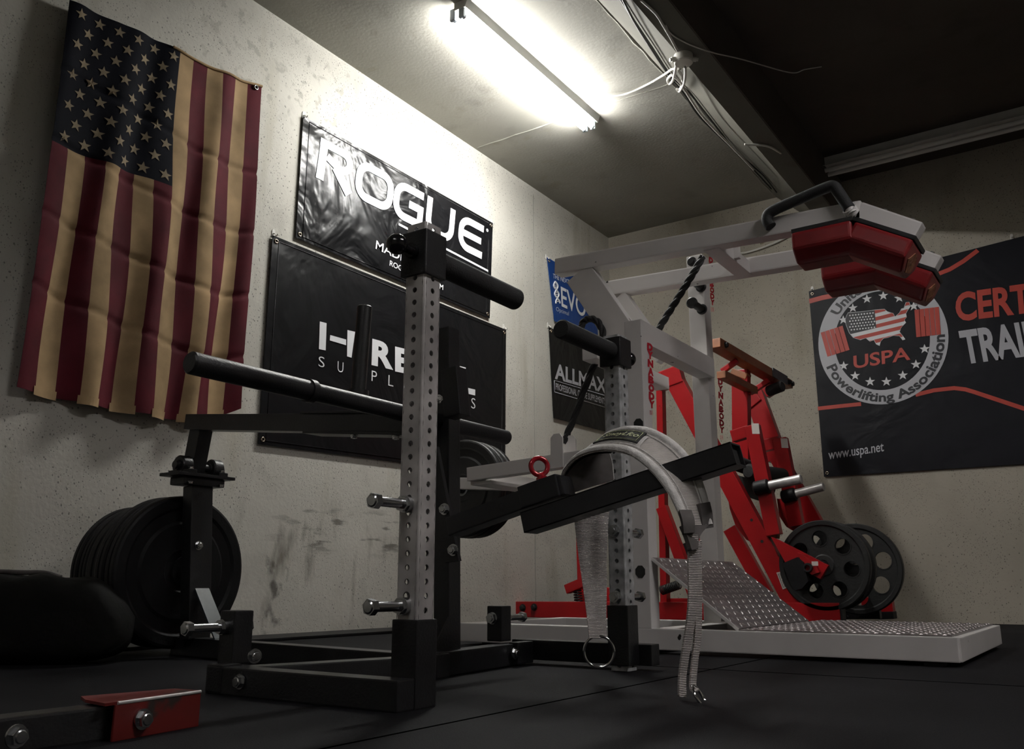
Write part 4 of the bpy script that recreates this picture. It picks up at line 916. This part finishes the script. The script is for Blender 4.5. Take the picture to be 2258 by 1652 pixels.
# lever arms over the top with the shoulder pads
YA, DY = 2.81, .34
A0 = aY(1228, 586, YA - .03) + Vector((0, .03, 0)); A1 = aY(1890, 463, YA - .03) + Vector((0, .03, 0)); A2 = aY(2024, 509, YA - .03) + Vector((0, .03, 0))
uA = (A1 - A0).normalized(); uB = (A2 - A1).normalized(); nA = uA.cross(Vector((0, 1, 0))); nA = nA if nA.z > 0 else -nA; nB2 = uB.cross(Vector((0, 1, 0))); nB2 = nB2 if nB2.z > 0 else -nB2; nC = nB2
def pad_bar(p, q, wd, h, ch, up, n_end=4, soft=.012):
    """upholstered bar: flat top, chamfered underside, softened ends; p,q on the top face"""
    p = Vector(p); q = Vector(q); x = (q - p).normalized(); y = Vector(up).cross(x).normalized(); z = x.cross(y); L = (q - p).length
    prof = [(-wd / 2, -.0), (-wd / 2, -h + ch), (-wd / 2 + ch, -h), (wd / 2 - ch, -h), (wd / 2, -h + ch), (wd / 2, 0)]
    bm = bmesh.new(); R0 = [bm.verts.new(p + y * a + z * b) for a, b in prof]; R1 = [bm.verts.new(q + y * a + z * b) for a, b in prof]
    for i in range(6): j = (i + 1) % 6; bm.faces.new((R0[i], R0[j], R1[j], R1[i]))
    bm.faces.new(R0[::-1]); bm.faces.new(R1)
    bmesh.ops.bevel(bm, geom=bm.edges[:], offset=soft, segments=3, profile=.6, affect='EDGES')
    bm.verts.index_update(); mb = MB(); mb.add([v.co.copy() for v in bm.verts], [[v.index for v in f.verts] for f in bm.faces], 0, False); bm.free(); return mb
for dy in (0, DY):
    D = Vector((0, dy, 0))
    m_ = MB(); m_.beam(A0 + D, A1 + D, .058, .064, up=nA, ext=.012, bev=.006); m_.beam(A1 + D, A2 + D, .058, .060, up=nB2, bev=.006); arm = part(m_, 'lever_arm', M['white'], ws)
    # slanting slab from the arm down to the pivot behind the posts
    s0 = aY(1272, 600, YA - .03) + D; s1 = aY(1370, 745, YA - .03) + D
    m_ = MB(); wd_ = .115 if dy == 0 else .06; m_.beam(s0 + Vector((0, .03, 0)), s1 + Vector((0, .03, 0)), wd_, .050, up=(0, 1, 0)); part(m_, 'pivot_arm', M['white'], ws)
    # pads
    P0 = aY(1742, 508, YA - .085) + Vector((0, .085, 0)); P1 = aY(1878, 478, YA - .085) + Vector((0, .085, 0)); P2 = aY(2017, 522, YA - .085) + Vector((0, .085, 0))
    m_ = MB(); m_.beam(P0 + D, P1 + D, .150, .014, up=nA); m_.beam(P1 + D, P2 + D, .150, .014, up=nB2); part(m_, 'pad_board', M['black'], arm)
    p1 = part(pad_bar(P0 + D - nA * .007, P1 + D - nA * .007 - uA * .004, .165, .098, .040, nA), 'shoulder_pad', M['redpad'], arm)
    p2 = part(pad_bar(P1 + D - nB2 * .007 + uB * .012, P2 + D - nB2 * .007, .158, .098, .040, nB2), 'shoulder_pad', M['redpad'], arm)
    te = P2 + D - nB2 * .060 + uB * .001; yv = Vector((0, 1, 0)); m_ = MB(); Vp = []
    random.seed(3)
    for k in range(14):
        a = 2 * pi * k / 14; rr = random.uniform(.75, 1.05); Vp.append(te + yv * (cos(a) * .045 * rr) + nB2 * (sin(a) * .034 * rr))
    m_.prism(Vp, uB * .003); part(m_, 'torn_cover', M['torn'], p2, 'torn vinyl showing tan foam')
    for f in (.35, .8):
        m_ = MB(); m_.bolt(A1 + D + (A2 - A1) * f + nB2 * .030, nB2, .008); part(m_, 'bolt', M['zinc'], arm)
# the grip handle on the near arm
hp = [aY(x, y, YA - .045) for x, y in ((1700, 500), (1692, 488), (1694, 473), (1712, 461), (1765, 438), (1822, 414), (1838, 411), (1846, 420), (1860, 441), (1873, 461))]
m_ = MB(); m_.tube(catmull(hp, 60), .0185, 16); part(m_, 'grip_handle', M['grip'], ws)
m_ = MB(); m_.cyl(aY(1861, 443, YA - .045), aY(1880, 471, YA - .045), .015, n=20); m_.cyl(aY(1872, 460, YA - .045), aY(1880, 472, YA - .03), .022, n=20); part(m_, 'handle_stub', M['white'], ws)
# cross piece between the arms, with its rope eye
cx_ = aY(1568, 536, YA).x; cz_ = A0.z + (A1.z - A0.z) * ((cx_ - A0.x) / (A1.x - A0.x))
wpart((cx_ - .03, YA, cz_ - .035), (cx_ + .03, YA + DY, cz_ + .015), 'cross_piece'); wpart((cx_ + .01, YA + .14, cz_ - .03), (cx_ + .05, YA + .16, cz_ + .045), 'rope_eye')
# lower lever fork
FY0, FY1 = 2.72, 3.20
f0 = aY(1029, 1046, FY0) + Vector((0, .025, 0)); f1 = aY(1345, 999, FY0) + Vector((0, .025, 0)); f1 = f1 + (f1 - f0) * .10
for dy in (0, FY1 - FY0):
    m_ = MB(); m_.beam(f0 + Vector((0, dy, 0)), f1 + Vector((0, dy, 0)), .05, .052); part(m_, 'lower_lever', M['white'], ws)
m_ = MB(); m_.span((f0.x, f0.y, f0.z - .040), (f0.x + .10, f0.y + FY1 - FY0, f0.z - .026)); part(m_, 'fork_plate', M['white'], ws)
m_ = MB(); m_.span((f0.x + .002, f0.y, f0.z - .024), (f0.x + .05, f0.y + FY1 - FY0, f0.z + .020)); part(m_, 'fork_tube', M['white'], ws)
pc = aY(1040, 1080, 3.34); g0 = f0 + Vector((0, FY1 - FY0, 0))
m_ = MB(); m_.beam(g0 + Vector((.05, 0, 0)), (pc.x - .03, g0.y, pc.z + .02), .05, .052); part(m_, 'horn_arm', M['white'], ws)
m_ = MB(); m_.cyl((pc.x, FY1 + .02, pc.z), (pc.x, 3.48, pc.z), .0235, n=28, bev=.003); part(m_, 'plate_horn', M['black'], ws)
yy = FY1 + .060
for lab, th, R_ in (('black weight plate on the white machine rear horn, nearest of three', .046, .226), ('black weight plate on the white machine rear horn, middle of three', .046, .226), ('black weight plate on the white machine rear horn, farthest of three', .040, .222)):
    bumper('weight_plate', lab, (pc.x, yy + th / 2, pc.z), (0, 1, 0), R_, th, m='plate'); yy += th + .006
b_ = [aY(x, y, FY0 - .006) for x, y in ((1214, 1034), (1241, 1030), (1240, 965), (1234, 956), (1221, 957), (1214, 966))]
m_ = MB(); m_.prism(b_, (0, .006, 0)); m_.prism([p + Vector((.02, .06, 0)) for p in b_], (0, .006, 0)); part(m_, 'rope_bracket', M['white'], ws)
# tread plate ramp and deck
def tread(c00, c10, c01, nx, ny, parent, name, th=.006):
    c00 = Vector(c00); ex = Vector(c10) - c00; ey = Vector(c01) - c00; nr = ex.cross(ey).normalized(); nr = nr if nr.z > 0 else -nr; mb = MB()
    mb.prism([c00, c00 + ex, c00 + ex + ey, c00 + ey], -nr * th)
    u = ex.normalized(); v = ey.normalized()
    for i in range(nx):
        for j in range(ny):
            c = c00 + ex * ((i + .5) / nx) + ey * ((j + .5) / ny); d = (u + v).normalized() if (i + j) % 2 else (u - v).normalized(); e = nr.cross(d); L, W_, H_ = .0125, .0032, .0022
            mb.add([c - d * L, c + e * W_, c + d * L, c - e * W_, c - d * L * .5 + nr * H_, c + d * L * .5 + nr * H_], [[0, 1, 4], [1, 5, 4], [1, 2, 5], [2, 3, 5], [3, 4, 5], [3, 0, 4]])
    return part(mb, name, M['tread'], parent)
r0 = aY(1437, 1229, YN + .02); r1 = aY(1629, 1389, YN + .02); r2 = aY(1609, 1238, YFP + .035); r3 = aZ(1779, 1371, ZT + .004)
RX0, RX1 = r0.x, r1.x; RZ0 = r0.z
c00 = Vector((RX1, YN + .02, ZT + .006)); c10 = Vector((RX1, YFP + .10, ZT + .006)); c01 = Vector((RX0, YN + .02, RZ0))
tread(c00, c10, c01, 22, 13, ws, 'ramp'); tread((-.40, YN + .012, ZT + .004), (-.40, YFP + .24, ZT + .004), (RX1 + .003, YN + .012, ZT + .004), 28, 20, ws, 'deck')
m_ = MB(); m_.beam(c00 + Vector((0, -.003, -.004)), c01 + Vector((0, -.003, -.004)), .004, .010); m_.beam(c01 + Vector((0, 0, -.008)), c01 + Vector((0, c10.y - c00.y, -.008)), .010, .010); part(m_, 'ramp_rim', M['white'], ws)
# ropes
def rope(pts, label, n=120, r=.0125):
    C_ = catmull(pts, n); mb = MB()
    for k in range(3):
        P_ = []
        for i, p in enumerate(C_):
            t = (C_[min(n, i + 1)] - C_[max(0, i - 1)]).normalized(); u = t.cross(Vector((.3, .9, .2))).normalized(); v = t.cross(u); s = i * (C_[1] - C_[0]).length / .0085 * .55
            P_.append(p + (u * cos(s + k * 2 * pi / 3) + v * sin(s + k * 2 * pi / 3)) * r * .5)
        mb.tube(P_, r * .62, 8)
    return solo(mb, 'rope', M['rope'], label, 'rope', tuple(C_[0]))
rope([aY(1550, 566, 2.97), aY(1520, 617, 2.97), aY(1485, 673, 2.97), aY(1450, 730, 2.97), aY(1425, 775, 2.97)], 'black rope running from the overhead lever arms down behind the white post', 110)
rope([aY(1244, 978, 2.775), aY(1252, 955, 2.78), aY(1268, 915, 2.78), aY(1292, 850, 2.78), aY(1312, 800, 2.78), aY(1325, 765, 2.78), aY(1330, 738, 2.78), aY(1320, 712, 2.78), aY(1303, 703, 2.78), aY(1287, 710, 2.78), aY(1280, 735, 2.78), aY(1290, 770, 2.78)], 'black rope looped behind the upright handle and tied to the white lower lever', 190)
#==RED==
# ================================================================== THE RED PLATE LOADED MACHINE IN THE CORNER
rm_ = thing('plate_loaded_machine', 'red plate loaded leg machine with tan top rails in the far corner', 'gym machine', (-1.9, 4.75, 0))
RN, RF = 4.40, 5.10
def rb(px0, px1, Y, hpx, wd=.06, name='frame_tube', m='red', parent=None, Y2=None, bev=.004, ext=0, lab=None):
    """tube between two places seen on the plane y=Y; hpx: its apparent height there"""
    p = aY(*px0, Y); q = aY(*px1, Y2 or Y); d = ((p + q) / 2 - CAM).dot(FW); h = hpx * d / F_PX
    o = Vector((0, wd / 2, 0)); x = (q - p).normalized(); up = x.cross(Vector((0, 1, 0)))
    mb = MB(); mb.beam(p + o, q + o, wd, h, up=up, bev=bev, ext=ext); return part(mb, name, M[m], parent or rm_, lab)
rb((1136, 1344), (1852, 1351), RN, 37, .07, 'base_tube')
m_ = MB(); q = aY(1853, 1351, RN); m_.box(q + Vector((.003, .035, 0)), (.010, .066, .086), None, .003); part(m_, 'tube_plug', M['black'], rm_)
s1 = rb((1478, 826), (1752, 1336), RN + .01, 41, .06, 'main_strut')
rb((1448, 842), (1500, 822), RN + .005, 40, .06, 'apex_tube')
rb((1453, 850), (1463, 1330), RN + .06, 15, .05, 'rear_leg')
rb((1456, 1118), (1534, 1330), RN + .03, 24, .05, 'brace')
rb((1500, 1216), (1548, 1194), RN + .25, 26, .05, 'cross_bar', 'black')
rb((1522, 1190), (1556, 1226), RN + .10, 30, .03, 'bracket')
rb((1463, 1328), (1560, 1328), RN + .10, 16, .05, 'base_tube')
for x, y in ((1153, 1340), (1178, 1339)):
    m_ = MB(); m_.bolt(aY(x, y, RN), (0, -1, 0), .016); part(m_, 'bolt', M['dark'], rm_)
for x, y in ((1657, 1147), (1680, 1194)):
    c = aY(x, y, RN + .009); m_ = MB(); m_.cyl(c, c + Vector((0, .002, 0)), .0075, n=16); part(m_, 'bolt_hole', M['dark'], s1)
m_ = MB(); a, b, c, d = [aY(x, y, RN + .008) for x, y in ((1712, 1263), (1725, 1260), (1741, 1294), (1726, 1300))]; m_.prism([a, b, c, d], (0, .002, 0)); st_ = part(m_, 'sticker', M['sticker'], s1)
m_ = MB()
for s_, v0, v1 in (('STAY CLEAR', .42, .82), ('MOVING PARTS', .14, .30)):
    V, F = fit(text2d(s_, .02), .08, .92, v0, v1); m_.add([a + (d - a) * u + (b - a) * v + Vector((0, -.001, 0)) for u, v in V], F)
part(m_, 'sticker_lettering', M['print_k'], st_)
# press arms with horns
for (p, q, Y, lk, lb, hb, ht) in (((1655, 937), (1704, 1180), RN - .05, ((1612, 962), (1650, 950)), (1666, 945), (1684, 1074), (1768, 1056)), ((1717, 966), (1754, 1160), RF - .25, ((1676, 984), (1716, 974)), (1730, 977), (1744, 1092), (1817, 1073))):
    ar = rb(p, q, Y, 31, .055, 'press_arm'); rb(lk[0], lk[1], Y + .02, 26, .05, 'arm_link', parent=ar)
    m_ = MB(); c = aY(*lb, Y); m_.prism([c + Vector((x, -.001, z)) for x, z in ((-.018, -.026), (.020, -.030), (.018, .024), (-.020, .028))], (0, .001, 0)); part(m_, 'sticker', M['sticker'], ar)
    h0 = aY(*hb, Y - .015); h1 = aY(*ht, Y - .015); d = (h1 - h0).normalized()
    m_ = MB(); m_.cyl(h0 - d * .05, h0 + d * .03, .036, n=28, bev=.008); part(m_, 'rubber_stop', M['rubber'], ar)
    m_ = MB(); m_.cyl(h0, h1, .0235, n=28, bev=.004); part(m_, 'plate_horn', M['steel'], ar)
for p, q in (((1650, 1040), (1745, 1052)), ((1620, 1020), (1690, 1046))):
    m_ = MB(); a = aY(*p, RN + .15); b = aY(*q, RN + .55); m_.cyl(a, b, .042, n=28, bev=.012); part(m_, 'roller_pad', M['grip'], rm_)
rb((1600, 1060), (1700, 1092), RN + .3, 40, .05, 'pad_plate', 'dark')
# far frame
rb((1658, 862), (1712, 1012), RF, 42, .06, 'main_strut'); rb((1712, 1008), (1798, 1160), RF, 34, .06, 'main_strut')
rb((1626, 902), (1668, 868), RF - .01, 34, .06, 'apex_tube'); rb((1630, 815), (1632, 1020), RN + .36, 36, .06, 'centre_post'); rb((1612, 818), (1646, 830), RN + .355, 14, .065, 'post_cap', 'tan')
rb((1607, 1165), (1688, 1312), RF - .05, 30, .05, 'brace'); 
for Yc, pl_ in ((RN + .2, ((1603, 1082), (1609, 1122), (1622, 1160), (1645, 1190), (1676, 1206), (1670, 1172), (1650, 1150), (1633, 1118), (1624, 1084))), (RF - .2, ((1713, 1100), (1718, 1138), (1734, 1162), (1764, 1180), (1762, 1152), (1748, 1136), (1741, 1100)))):
    m_ = MB(); m_.prism([aY(x, y, Yc) for x, y in pl_], (0, .05, 0)); part(m_, 'curved_link', M['red'], rm_)
rb((1545, 880), (1575, 1020), RF - .1, 14, .05, 'rear_leg'); rb((1690, 1176), (1712, 1182), RN, 12, .06, 'arm_foot', 'tan')
# top rails
m_ = MB(); a = aY(1574, 757, 4.34); b = aY(1735, 850, 5.24); b.z = a.z + (b.z - a.z) * 1.0; m_.beam(a, b, .075, .050); rl = part(m_, 'top_rail', M['tan'], rm_)
m_ = MB(); c = a + (b - a) * .80; m_.box(c + Vector((.002, 0, .003)), (.082, .20, .054), (b - a).to_track_quat('Y', 'Z').to_matrix(), .003); part(m_, 'tape_wrap', M['patch'], rl)
for f in (.06, .93, .98):
    c = a + (b - a) * f; m_ = MB(); m_.bolt(c + Vector((.0375, 0, 0)), (1, 0, 0), .014); part(m_, 'bolt', M['dark'], rl)
m_ = MB(); a2 = aY(1590, 826, 4.42); b2_ = aY(1662, 862, 4.85); m_.beam(a2, b2_, .05, .040); part(m_, 'top_rail', M['tan'], rm_)
rb((1590, 818), (1624, 794), 4.55, 11, .03, 'rail_link', Y2=4.55); rb((1652, 866), (1694, 838), 4.95, 11, .03, 'rail_link')
rb((1682, 862), (1708, 845), RF - .05, 34, .05, 'rail_bracket'); m_ = MB(); c = aY(1692, 864, RF - .10); m_.cyl(c, c + Vector((.10, -.02, .02)), .032, n=24, bev=.008); part(m_, 'rubber_stop', M['grip'], rm_)
m_ = MB(); m_.tube(catmull([aY(x, y, 4.78) for x, y in ((1628, 852), (1634, 860), (1644, 866), (1656, 868))], 16), .009, 10); part(m_, 'safety_hook', M['red'], rm_)
# foot carriage beside the weight plates
PY = RN - .06
m_ = MB(); m_.prism([aY(x, y, PY) for x, y in ((1700, 1184), (1714, 1190), (1826, 1247), (1809, 1277), (1795, 1270), (1731, 1240))], (0, .03, 0)); fc = part(m_, 'carriage_plate', M['red'], rm_)
m_ = MB(); m_.prism([aY(x, y, PY - .03) for x, y in ((1758, 1219), (1768, 1222), (1800, 1248), (1806, 1262), (1790, 1268), (1776, 1256))], (0, .028, 0)); part(m_, 'rib', M['red'], fc)
m_ = MB(); m_.prism([aY(x, y, PY - .045) for x, y in ((1724, 1243), (1758, 1229), (1771, 1240), (1782, 1282), (1768, 1298), (1752, 1303))], (0, .10, 0)); part(m_, 'rubber_stop', M['rubber'], fc)
c = aY(1780, 1252, PY - .05); m_ = MB(); m_.lathe(c, (0, 1, 0), [(.013, .004), (.013, 0), (.020, 0), (.022, .004), (.022, .06), (.013, .06)], 24); part(m_, 'bushing', M['black'], fc)
c = aY(1797, 1243, PY - .031); m_ = MB(); m_.box(c, (.03, .002, .02), None, 0); part(m_, 'sticker', M['sticker'], fc)
# storage post for the round plates, rear foot, return spring and lower bracket
rb((1900, 1338), (1968, 1336), RF + .05, 40, .06, 'base_tube'); rb((1858, 1357), (1940, 1356), RN + .5, 18, .05, 'base_tube', 'black'); rb((1936, 1358), (1970, 1357), RF + .03, 16, .09, 'rubber_foot', 'rubber')
rb((1279, 1170), (1284, 1330), RN + .15, 22, .05, 'guide_post'); rb((1246, 1300), (1300, 1277), RN + .05, 20, .05, 'pedal_arm'); rb((1292, 1310), (1346, 1318), RN + .2, 40, .05, 'pedal_arm')
def coil(p, q, R, r, turns, name):
    p = Vector(p); q = Vector(q); a = (q - p).normalized(); u = a.orthogonal().normalized(); v = a.cross(u); n = turns * 14
    mb = MB(); mb.tube([p + (q - p) * (i / n) + (u * cos(2 * pi * i / 14) + v * sin(2 * pi * i / 14)) * R for i in range(n + 1)], r, 6); part(mb, name, M['dark'], rm_)
coil(aY(1458, 1303, RN - .02), aY(1498, 1289, RN - .02), .021, .004, 11, 'return_spring'); coil(aY(1273, 1300, RN + .08), aY(1276, 1328, RN + .08), .022, .004, 5, 'return_spring')

# round iron plates with holes, stored on the machine's horn
def holed_plate(label, c, R, th, n, hr, hR, a0):
    c = Vector(c); t = thing('weight_plate', label, 'weight plate', tuple(c), 'iron plates with round holes')
    cp = lambda r, k, x=0, y=0, ph=0: [(x + r * cos(2 * pi * i / k + ph), y + r * sin(2 * pi * i / k + ph)) for i in range(k)]
    loops = [cp(R - .012, 64), cp(.025, 28)] + [cp(hr, 28, hR * cos(a0 + 2 * pi * k / n), hR * sin(a0 + 2 * pi * k / n)) for k in range(n)]
    V, F = fill2d(loops, th * .32); mb = MB(); mb.add([c + Vector((v[0], v[2], v[1])) for v in V], F)
    mb.lathe(c - Vector((0, th / 2, 0)), (0, 1, 0), [(R - .028, .006), (R - .022, 0), (R - .004, 0), (R, .004), (R, th - .004), (R - .004, th), (R - .022, th), (R - .028, th - .006), (R - .028, .006)], 72)
    part(mb, 'disc', M['plate'], t)
    mb = MB(); mb.lathe(c - Vector((0, th / 2, 0)), (0, 1, 0), [(.025, 0), (.046, 0), (.052, .006), (.052, th - .006), (.046, th), (.025, th), (.025, 0)], 32); part(mb, 'hub', M['plate'], t)
    for k in range(n):
        a = a0 + 2 * pi * k / n; mb = MB(); q = c + Vector((hR * cos(a), 0, hR * sin(a))); mb.lathe(q - Vector((0, th * .36, 0)), (0, 1, 0), [(hr, 0), (hr + .005, 0), (hr + .006, .004)], 28); part(mb, 'hole_rim', M['plate'], t)
    return t
pA = aY(1818, 1247, 4.42); pB = aY(1888, 1254, 4.80)
holed_plate('round iron plate with seven holes, nearest one beside the red machine', pA, .213, .040, 7, .036, .128, .75)
holed_plate('round iron plate with seven holes, rear one with wall seen through it', pB, .226, .040, 7, .042, .140, .28)
holed_plate('round iron plate pressed behind the nearest holed one', aY(1830, 1248, 4.49), .213, .040, 7, .036, .128, .30)
m_ = MB(); hc_ = Vector((pA.x, 0, pA.z)); m_.cyl((pA.x, 4.36, pA.z), (pB.x - .02, 4.9, pB.z), .022, n=24); part(m_, 'plate_horn', M['black'], rm_)

# ================================================================== LOW BAR AND BAG AT THE LEFT EDGE, CABLE ON THE BACK WALL
e1 = aZ(441, 1530, .047); e0 = aZ(258, 1556, .047); e2 = aZ(-120, 1594, .047); dd = (e1 - e0).normalized(); sd = Vector((0, 0, 1)).cross(dd)
lbm = thing('bench_base', 'low black floor bar with scuffed red end bracket at the lower left', 'gym machine', (e0.x, e0.y, 0))
o = sd * .026
m_ = MB(); m_.beam(e2 + o - Vector((0, 0, .026)), e0 + o + dd * .06 - Vector((0, 0, .024)), .046, .046, bev=.004); part(m_, 'base_tube', M['black_rub'], lbm)
m_ = MB(); T_ = .004
m_.beam(e0 - dd * .004 - Vector((0, 0, .023)), e1 - Vector((0, 0, .023)), T_, .048, bev=.001); m_.beam(e0 + sd * .054 - Vector((0, 0, .025)), e1 + sd * .054 - Vector((0, 0, .025)), T_, .048, bev=.001); m_.prism([e1 + Vector((0, 0, .001)), e1 + sd * .054 + Vector((0, 0, .001)), e0 + dd * .02 + sd * .10 + Vector((0, 0, .001)), e0 - dd * .004 + sd * .060 + Vector((0, 0, .001)), e0 - dd * .02 + Vector((0, 0, .001))], (0, 0, .004)); br = part(m_, 'end_bracket', M['basered'], lbm, 'scuffed red bracket')
m_ = MB(); m_.tube([e0 + Vector((0, 0, .003)) - sd * .001, e1 + Vector((0, 0, .003)) - sd * .001], .0026, 8); part(m_, 'worn_edge', M['steel'], br)
for x, y in ((313, 1586), (34, 1624)):
    r_ = ray(x, y); n_ = sd; t_ = (e0 - sd * .003 - CAM).dot(n_) / r_.dot(n_); m_ = MB(); m_.bolt(CAM + r_ * t_, -sd, .0115); part(m_, 'bolt', M['zinc'], lbm)
gB = aZ(95, 1470, 0)
bg = thing('gym_bag', 'dark canvas gym bag slumped on the floor in front of the bumper plates', 'bag', (gB.x, gB.y, 0))
mb = MB(); V = []; nu, nv = 40, 20; bx = RT.copy(); by = Vector((-RT.y, RT.x, 0)); random.seed(5)
for j in range(nv + 1):
    for i in range(nu):
        a = 2 * pi * i / nu; t_ = pi * j / nv - pi / 2; se = lambda c, e: math.copysign(abs(c) ** e, c)
        x = se(cos(t_), .45) * se(cos(a), .5) * .30; y = se(cos(t_), .40) * se(sin(a), .5) * .10; z = .118 + se(sin(t_), .45) * .118
        if z > .13: x *= 1 - (z - .13) * 2.6 * (1 if x > 0 else .2)
        z += .006 * sin(x * 40 + y * 25) * (z > .05)
        V.append(gB + bx * (x - .13) + by * (y + .11) + Vector((0, 0, max(0, z))))
mb.add(V, [[j * nu + i, j * nu + (i + 1) % nu, (j + 1) * nu + (i + 1) % nu, (j + 1) * nu + i] for j in range(nv) for i in range(nu)], 0, True); part(mb, 'body', M['bag'], bg)
mb = MB(); mb.tube(catmull([gB + bx * x + by * .10 + Vector((0, 0, z)) for x, z in ((-.34, .238), (-.24, .246), (-.14, .244), (-.08, .243), (-.03, .230))], 30), .007, 8); part(mb, 'handle', M['belt_dark'], bg)
pts = [aY(x, y, YB - .012) for x, y in ((1620, 560), (1650, 556), (1690, 543), (1725, 528), (1752, 512))]; m_ = MB(); m_.tube(catmull(pts, 40), .008, 8); solo(m_, 'cable', M['cable_w'], 'white cable clipped along the upper back wall behind the overhead arms', 'cable', tuple(pts[0]))
for x, y in ((1678, 532), (1700, 525)):
    p = aY(x, y, YB); m_ = MB(); m_.cyl(p, p - Vector((0, .03, 0)), .012, n=16); m_.cyl(p - Vector((0, .03, 0)), p - Vector((0, .036, 0)), .020, n=16); solo(m_, 'wall_hook', M['hook'], 'white peg on the upper back wall ' + ('left of its twin' if x < 1690 else 'right of its twin'), 'hook', tuple(p), 'pegs above the white cable')
#==END==
